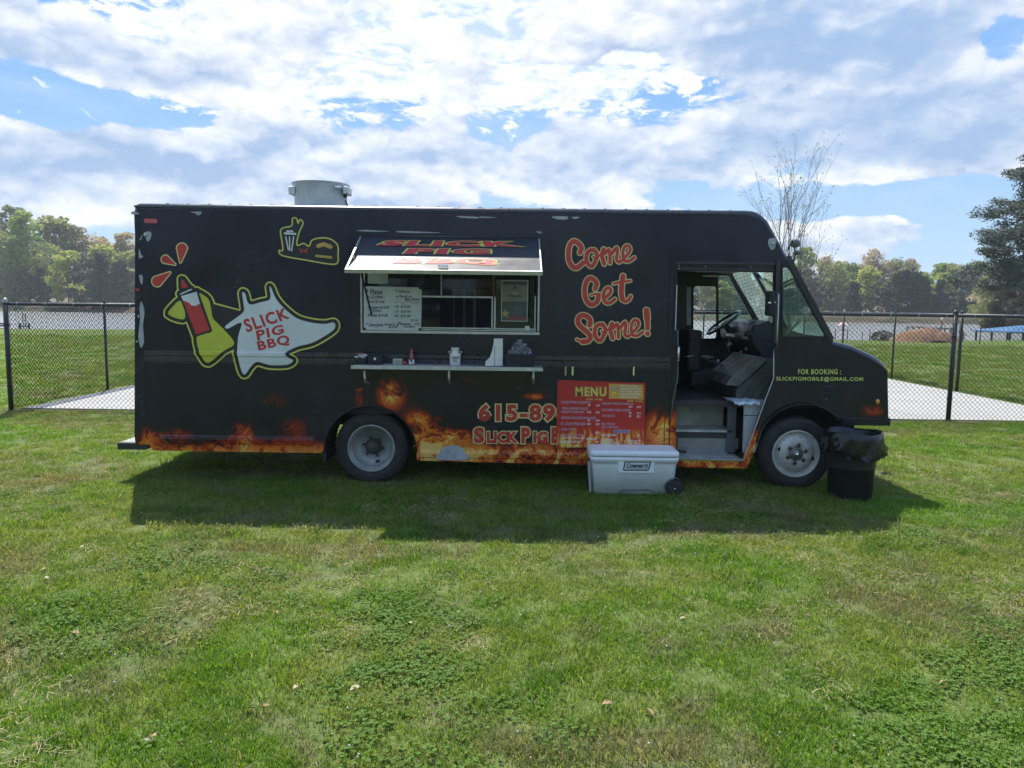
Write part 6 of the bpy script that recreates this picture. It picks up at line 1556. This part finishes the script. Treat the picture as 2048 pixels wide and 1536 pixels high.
# cooler
cy0 = 7.03; ca, cb = W(1178, 940, cy0).x, W(1360, 940, cy0).x; D_ = .36; WCO = mat('cooler_plastic', (.74, .78, .78), .42, var=.05, vs=5, dirt=.07); WCL = mat('cooler_lid_plastic', (.80, .81, .83), .4, var=.04)
cool = thing('cooler', 'white wheeled cooler with closed lid standing on the grass in front of the truck', 'cooler', (ca, cy0, 0))
m = MB(); x0, x1 = ca + .02, cb - .015; zt2 = .385
prof = [(0.010, .018), (.40 * 0 + .30, .008), (.34, .004), (.385, -.006)]
bm = bmesh.new(); rings = []
for z, ins in ((.012, .030), (.30, .010), (.335, .002), (.345, -.008), (.378, -.010)):
    a0, a1, b0, b1 = x0 + ins, x1 - ins, cy0 + ins + .01, cy0 + D_ - ins; rad = .045; ring = []
    for (cx2, cy2, s0) in ((a1 - rad, b0 + rad, -90), (a1 - rad, b1 - rad, 0), (a0 + rad, b1 - rad, 90), (a0 + rad, b0 + rad, 180)):
        for j in range(7): aa = R(s0 + j * 15); ring.append(bm.verts.new((cx2 + rad * math.cos(aa), cy2 + rad * math.sin(aa), z)))
    rings.append(ring)
for r1, r2 in zip(rings[:-1], rings[1:]):
    for j in range(len(r1)): bm.faces.new((r1[j], r1[(j + 1) % 28], r2[(j + 1) % 28], r2[j]))
bm.faces.new(rings[0][::-1]); bm.faces.new(rings[-1])
MB().bm(bm, True).build('tub', WCO, cool)
bm = bmesh.new(); rings = []
for z, ins in ((.386, -.008), (.392, -.014), (.425, -.012), (.437, .000), (.443, .03), (.438, .06)):
    a0, a1, b0, b1 = x0 + ins, x1 - ins, cy0 + ins + .01, cy0 + D_ - ins; rad = .05; ring = []
    for (cx2, cy2, s0) in ((a1 - rad, b0 + rad, -90), (a1 - rad, b1 - rad, 0), (a0 + rad, b1 - rad, 90), (a0 + rad, b0 + rad, 180)):
        for j in range(7): aa = R(s0 + j * 15); ring.append(bm.verts.new((cx2 + rad * math.cos(aa), cy2 + rad * math.sin(aa), z)))
    rings.append(ring)
for r1, r2 in zip(rings[:-1], rings[1:]):
    for j in range(len(r1)): bm.faces.new((r1[j], r1[(j + 1) % 28], r2[(j + 1) % 28], r2[j]))
bm.faces.new(rings[0][::-1]); bm.faces.new(rings[-1]); MB().bm(bm, True).build('lid', WCL, cool)
MB().box(x0 + .02, x1 - .02, cy0 + .02, cy0 + D_ - .02, .377, .388).build('lid_gap', mat('cooler_gap', (.10, .12, .12), .7), cool)
yc = cy0 + .012; GR = mat('cooler_grey_band', (.36, .39, .37), .5, var=.05)
for a, b_ in ((1186, 1234), (1311, 1355)): bx_px('grip_band', a, 919.5, b_, 927, yc - .002, .03, GR, cool, .002)
lg = bx_px('latch_plate', 1237, 917, 1309, 946, yc - .004, .03, WCO, cool, .006)
py_ = yc - .0055
def pf(name, pts, dy, mt): l = [(W(x, y, py_).x, W(x, y, py_).z) for x, y in pts]; return MB().slab([l], py_ - dy, py_ - dy + .0006).build(name, mt, lg)
pf('badge_border', [(1249.5, 923), (1302, 923), (1302.3, 926), (1298, 940), (1295, 941.5), (1247, 941.5), (1246, 938.5)], .0006, flat('badge_black', (.015, .02, .03)))
pf('badge_face', [(1251.5, 925), (1300, 925), (1296, 939.3), (1248.3, 939.3)], .0016, flat('badge_white', (.58, .62, .62)))
txt('badge_lettering', 'Coleman', [(1255, 927), (1288, 927), (1286, 935), (1252.5, 935)], flat('badge_black', (.015, .02, .03)), on_plane(py_ - .003), lg, bold=.035)
cz2 = W(1292.5, 931, py_); MB().lathe([(0, -.0035), (.017, -.0032), (.017, -.001)], (cz2.x, py_, cz2.z), 'y', 18).build('lantern_mark', flat('badge_black', (.015, .02, .03)), lg)
MB().lathe([(.005, -.0045), (.010, -.0043), (.010, -.003)], (cz2.x, py_, cz2.z), 'y', 14).build('lantern_ring', flat('badge_white', (.58, .62, .62)), lg)
pf('badge_rule', [(1251, 937), (1296, 937), (1296, 938), (1251, 938)], .0022, flat('badge_black', (.015, .02, .03)))
m = MB(); 
for a, b_ in (((1237, 991), (1243, 980.5)), ((1243, 980.5), (1302, 980)), ((1302, 980), (1309, 990))): m.bar(W(a[0], a[1], yc + .012), W(b_[0], b_[1], yc + .012), .008, .006, (0, 1, 0))
m.build('base_groove', mat('cooler_gap', (.10, .12, .12), .7), cool)
wc = W(1348, 975, cy0 + .03); wz = .082
for yy in (cy0 + .0, cy0 + D_ - .05):
    w2 = MB().lathe([(0, 0), (.05, -.004), (.075, .0), (.082, .012), (.082, .04), (.075, .05), (0, .05)], (wc.x, yy, wz), 'y', 28).build('wheel', BLKM, cool)
    MB().lathe([(0, -.012), (.007, -.010), (.008, -.002)], (wc.x, yy, wz), 'y', 10).build('axle_cap', CHROME, w2)
MB().lathe([(.098, 0), (.098, .06)], (wc.x, cy0 + .008, wz), 'y', 20, True, R(0), R(190)).build('wheel_well', mat('cooler_gap', (.10, .12, .12), .7), cool)
h2 = MB().tube([(ca + .012, cy0 + .08, .36), (ca - .004, cy0 + .07, .30), (ca + .006, cy0 + .06, .05)], .010, 8).build('tow_handle', BLKM, cool)
MB().bar((ca + .0, cy0 + .05, .33), (ca + .022, cy0 + .045, .03), .014, .02).build('side_strap', mat('strap_grey', (.3, .32, .33), .5), cool)

# litter bin with its bag
bx, by = (1702 - 1024) / FPX * 7.15, 7.15; tb = thing('litter_bin', 'round black plastic litter bin standing beside the front wheel', 'litter bin', (bx, by, 0)); bx = W(1702, 930, 7.15).x; tb.location.x = bx
BIN = mat('bin_plastic', (.013, .014, .016), .5, var=.15)
MB().lathe([(0, 0), (.192, 0), (.200, .01), (.222, .52), (.235, .53), (.238, .60), (.245, .62), (.24, .63), (.225, .62), (.215, .3)], (bx, by, 0), 'z', 40).build('bin_shell', BIN, tb)
bag = thing('bin_bag', 'shiny black bin bag folded over the rim of the litter bin', 'bin bag', (bx, by, .6))
rq = random.Random(11); prof = [(.14, .40), (.20, .55), (.232, .635), (.250, .648), (.262, .632), (.268, .58), (.264, .52), (.270, .47), (.262, .43), (.254, .415)]; m = MB(); n = 72; vs = []
for i, (r2, z) in enumerate(prof):
    for j in range(n):
        a = 2 * math.pi * j / n; amp = .004 + .012 * max(0, i - 4) / 4
        d_ = amp * (math.sin(a * 11 + i * 1.3) + .7 * math.sin(a * 23 - i * 2.1) + .5 * math.sin(a * 5 + i)) + rq.uniform(-.002, .002)
        dz_ = .03 * math.sin(a * 2 + .8) * (i >= 7) + .016 * math.sin(a * 7 + 1) * (i >= 7) + (.010 * math.sin(a * 3 + 2) if i < 7 else 0)
        bul = .055 * math.exp(-((a - 6.05) / .30) ** 2) * math.exp(-((z - .47) / .06) ** 2) + .055 * math.exp(-((a + .23) / .30) ** 2) * math.exp(-((z - .47) / .06) ** 2)
        vs.append((bx + (r2 + d_ + bul) * math.cos(a), by + (r2 + d_ + bul * .4) * math.sin(a), z + dz_))
fs = [(i * n + j, i * n + (j + 1) % n, (i + 1) * n + (j + 1) % n, (i + 1) * n + j) for i in range(len(prof) - 1) for j in range(n)]
BAGM = mat('bag_film', (.010, .011, .014), .20, var=.1, bump=1.0, bs=20); m.add(vs, fs, True).build('bag_skirt', BAGM, bag)
m = MB(); m.ell((0, 0, 0), (.06, .06, .10), 20, 14, Matrix.Rotation(.5, 3, 'Y'), .05, rq); kx = W(1752, 897, 7.02)
m.v = [(v2[0] + kx.x, v2[1] + 7.04, v2[2] + kx.z) for v2 in m.v]; m.build('bag_knot', BAGM, bag)
# towel on the ledge
tw = MB(); nx_, ny_ = 14, 6; p0 = W(1466, 802, YS + .10); p1 = W(1518, 802, YS + .10); vs = []
for j in range(ny_ + 1):
    for i in range(nx_ + 1):
        vs.append((p0.x + (p1.x - p0.x) * i / nx_ + rq.uniform(-.006, .006), YS + .06 + .28 * j / ny_, p0.z - .012 + .012 * math.sin(i * 1.3 + j) + rq.uniform(0, .016)))
fs = [(j * (nx_ + 1) + i, j * (nx_ + 1) + i + 1, (j + 1) * (nx_ + 1) + i + 1, (j + 1) * (nx_ + 1) + i) for j in range(ny_) for i in range(nx_)]
# hanging front hem
k0 = len(vs); vs += [(vs[i][0], vs[i][1] - .006, vs[i][2] - .018 - rq.uniform(0, .014)) for i in range(nx_ + 1)]; fs += [(i, i + 1, k0 + i + 1, k0 + i) for i in range(nx_)]
o = tw.add(vs, fs, True).build('towel', mat('pale_blue_towel', (.50, .58, .64), .9, var=.15, vs=20)); tag(o, 'crumpled pale blue white towel lying on the ledge inside the cab door', 'towel')
o = MB().ell(W(1414, 714, 8.95), (.09, .06, .018), 10, 6, jit=.3, rr=rq).build('paper_scrap', mat('scrap_white', (.5, .5, .5), .7)); tag(o, 'white crumpled paper lying on the driver seat', 'paper')

# ------------------------------------------------------------------ leaves and flowers on the lawn
TAN = mat('dry_leaf', (.30, .19, .10), .8, var=.3, vs=30); PALE = mat('pale_dry_leaf', (.42, .35, .22), .8, var=.2, vs=30); BRL = mat('brown_leaf', (.16, .08, .05), .8, var=.3)
def leafmesh(seed, L):
    rq = random.Random(seed); m = MB(); n = 6; vs = []
    for i in range(n + 1):
        t = i / n; w2 = .30 * L * math.sin(math.pi * min(1, t * .95 + .03)) ** .8; z = .25 * L * math.sin(t * math.pi) * rq.uniform(.6, 1)
        vs += [((t - .5) * L, -w2, z + .18 * w2), ((t - .5) * L, 0, z), ((t - .5) * L, w2, z + .35 * w2)]
    fs = []
    for i in range(n): k = 3 * i; fs += [(k, k + 1, k + 4, k + 3), (k + 1, k + 2, k + 5, k + 4)]
    m.add(vs, fs); m.bar((-.5 * L, 0, 0), (-.75 * L, .02 * L, .01), .0015, .0015); return m.mesh('dry_leaf', None)
LM = [leafmesh(i, L) for i, L in enumerate((.055, .07, .045))]
for me_ in LM: me_.materials.append(TAN)
def gpos(px, py):
    d = ray(px, py); t = (-CAMH + .03) / d.z; return Vector((d.x * t, d.y * t, 0))
rq = random.Random(17)
spots = [(93, 1160, 1), (87, 1142, 0), (553, 1224, 1), (1137 / 2.24, 850 + 635 / 2.24, 2), (502, 1416, 1), (532, 1408, 1), (296, 1478, 0), (305, 1470, 0), (1363, 1224, 1), (1365, 1230, 1), (1298, 1416, 1), (210 / 2.62 + 700, 1015 + 0, 0), (1590 / 2.24 / 1, 1370, 0), (1480, 1050, 0), (1212, 1062, 0), (165, 1095, 0),
         (316, 1054, 1), (290, 1060, 0), (590, 1370, 1), (148, 1268, 1), (440, 1198, 0), (820, 1240, 0), (1215, 1400, 0), (1820, 1245, 1), (1650, 1318, 0), (1890, 1365, 0), (1460, 1467, 1), (1130, 1512, 0), (1012, 1078, 0), (640, 1063, 0), (980, 1200, 0), (1730, 1440, 1), (960, 1330, 0), (1560, 1250, 0), (240, 1195, 1)]
for k, (px, py, s_) in enumerate(spots[:26]):
    g0 = gpos(px, py); o = bpy.data.objects.new('dry_leaf', LM[k % 3]); COL.objects.link(o)
    o.location = (g0.x, g0.y, float(hgt(g0.x, g0.y)) + .024); o.rotation_euler = (rq.uniform(-.5, .5), rq.uniform(-.4, .4), rq.uniform(0, 6.28)); sc_ = rq.uniform(.45, .85) + .1 * s_; o.scale = (sc_, sc_ * rq.uniform(.6, 1.1), sc_ * rq.uniform(.4, 1.3))
    o.material_slots[0].link = 'OBJECT'; o.material_slots[0].material = BRL if k == 3 else (PALE if k % 3 == 0 else TAN)
    tag(o, 'curled dark brown leaf on the sunlit grass left of the truck shadow centre' if k == 3 else ('pale fallen leaf curled on the mown lawn' if k % 3 == 0 else 'tan fallen leaf curled on the mown lawn'), 'leaf', 'fallen leaves on the lawn')
m = MB(); st_ = MB()
for i in range(170):
    py = 1000 + 530 * rq.random() ** 1.3; px = rq.uniform(-60, 2110); cxx = [(560, 1160, 90), (180, 1160, 60), (230, 1330, 150), (1560, 1090, 200), (1000, 1230, 70), (1900, 1120, 200)][rq.randrange(6)]
    if rq.random() < .55: px = rq.gauss(cxx[0], cxx[2]); py = max(990, rq.gauss(cxx[1], 30))
    g0 = gpos(px, py); r2 = rq.uniform(.003, .0065); z = float(hgt(g0.x, g0.y)) + rq.uniform(.035, .06)
    m.ell((g0.x, g0.y, z), (r2, r2, r2 * .8), 6, 4, None, .15, rq)
m.build('clover_flowers', mat('clover_white', (.50, .49, .40), .8, var=.2, vs=60), fix=False, kind='stuff', label='tiny white clover flowers dotted over the lawn', category='flowers')
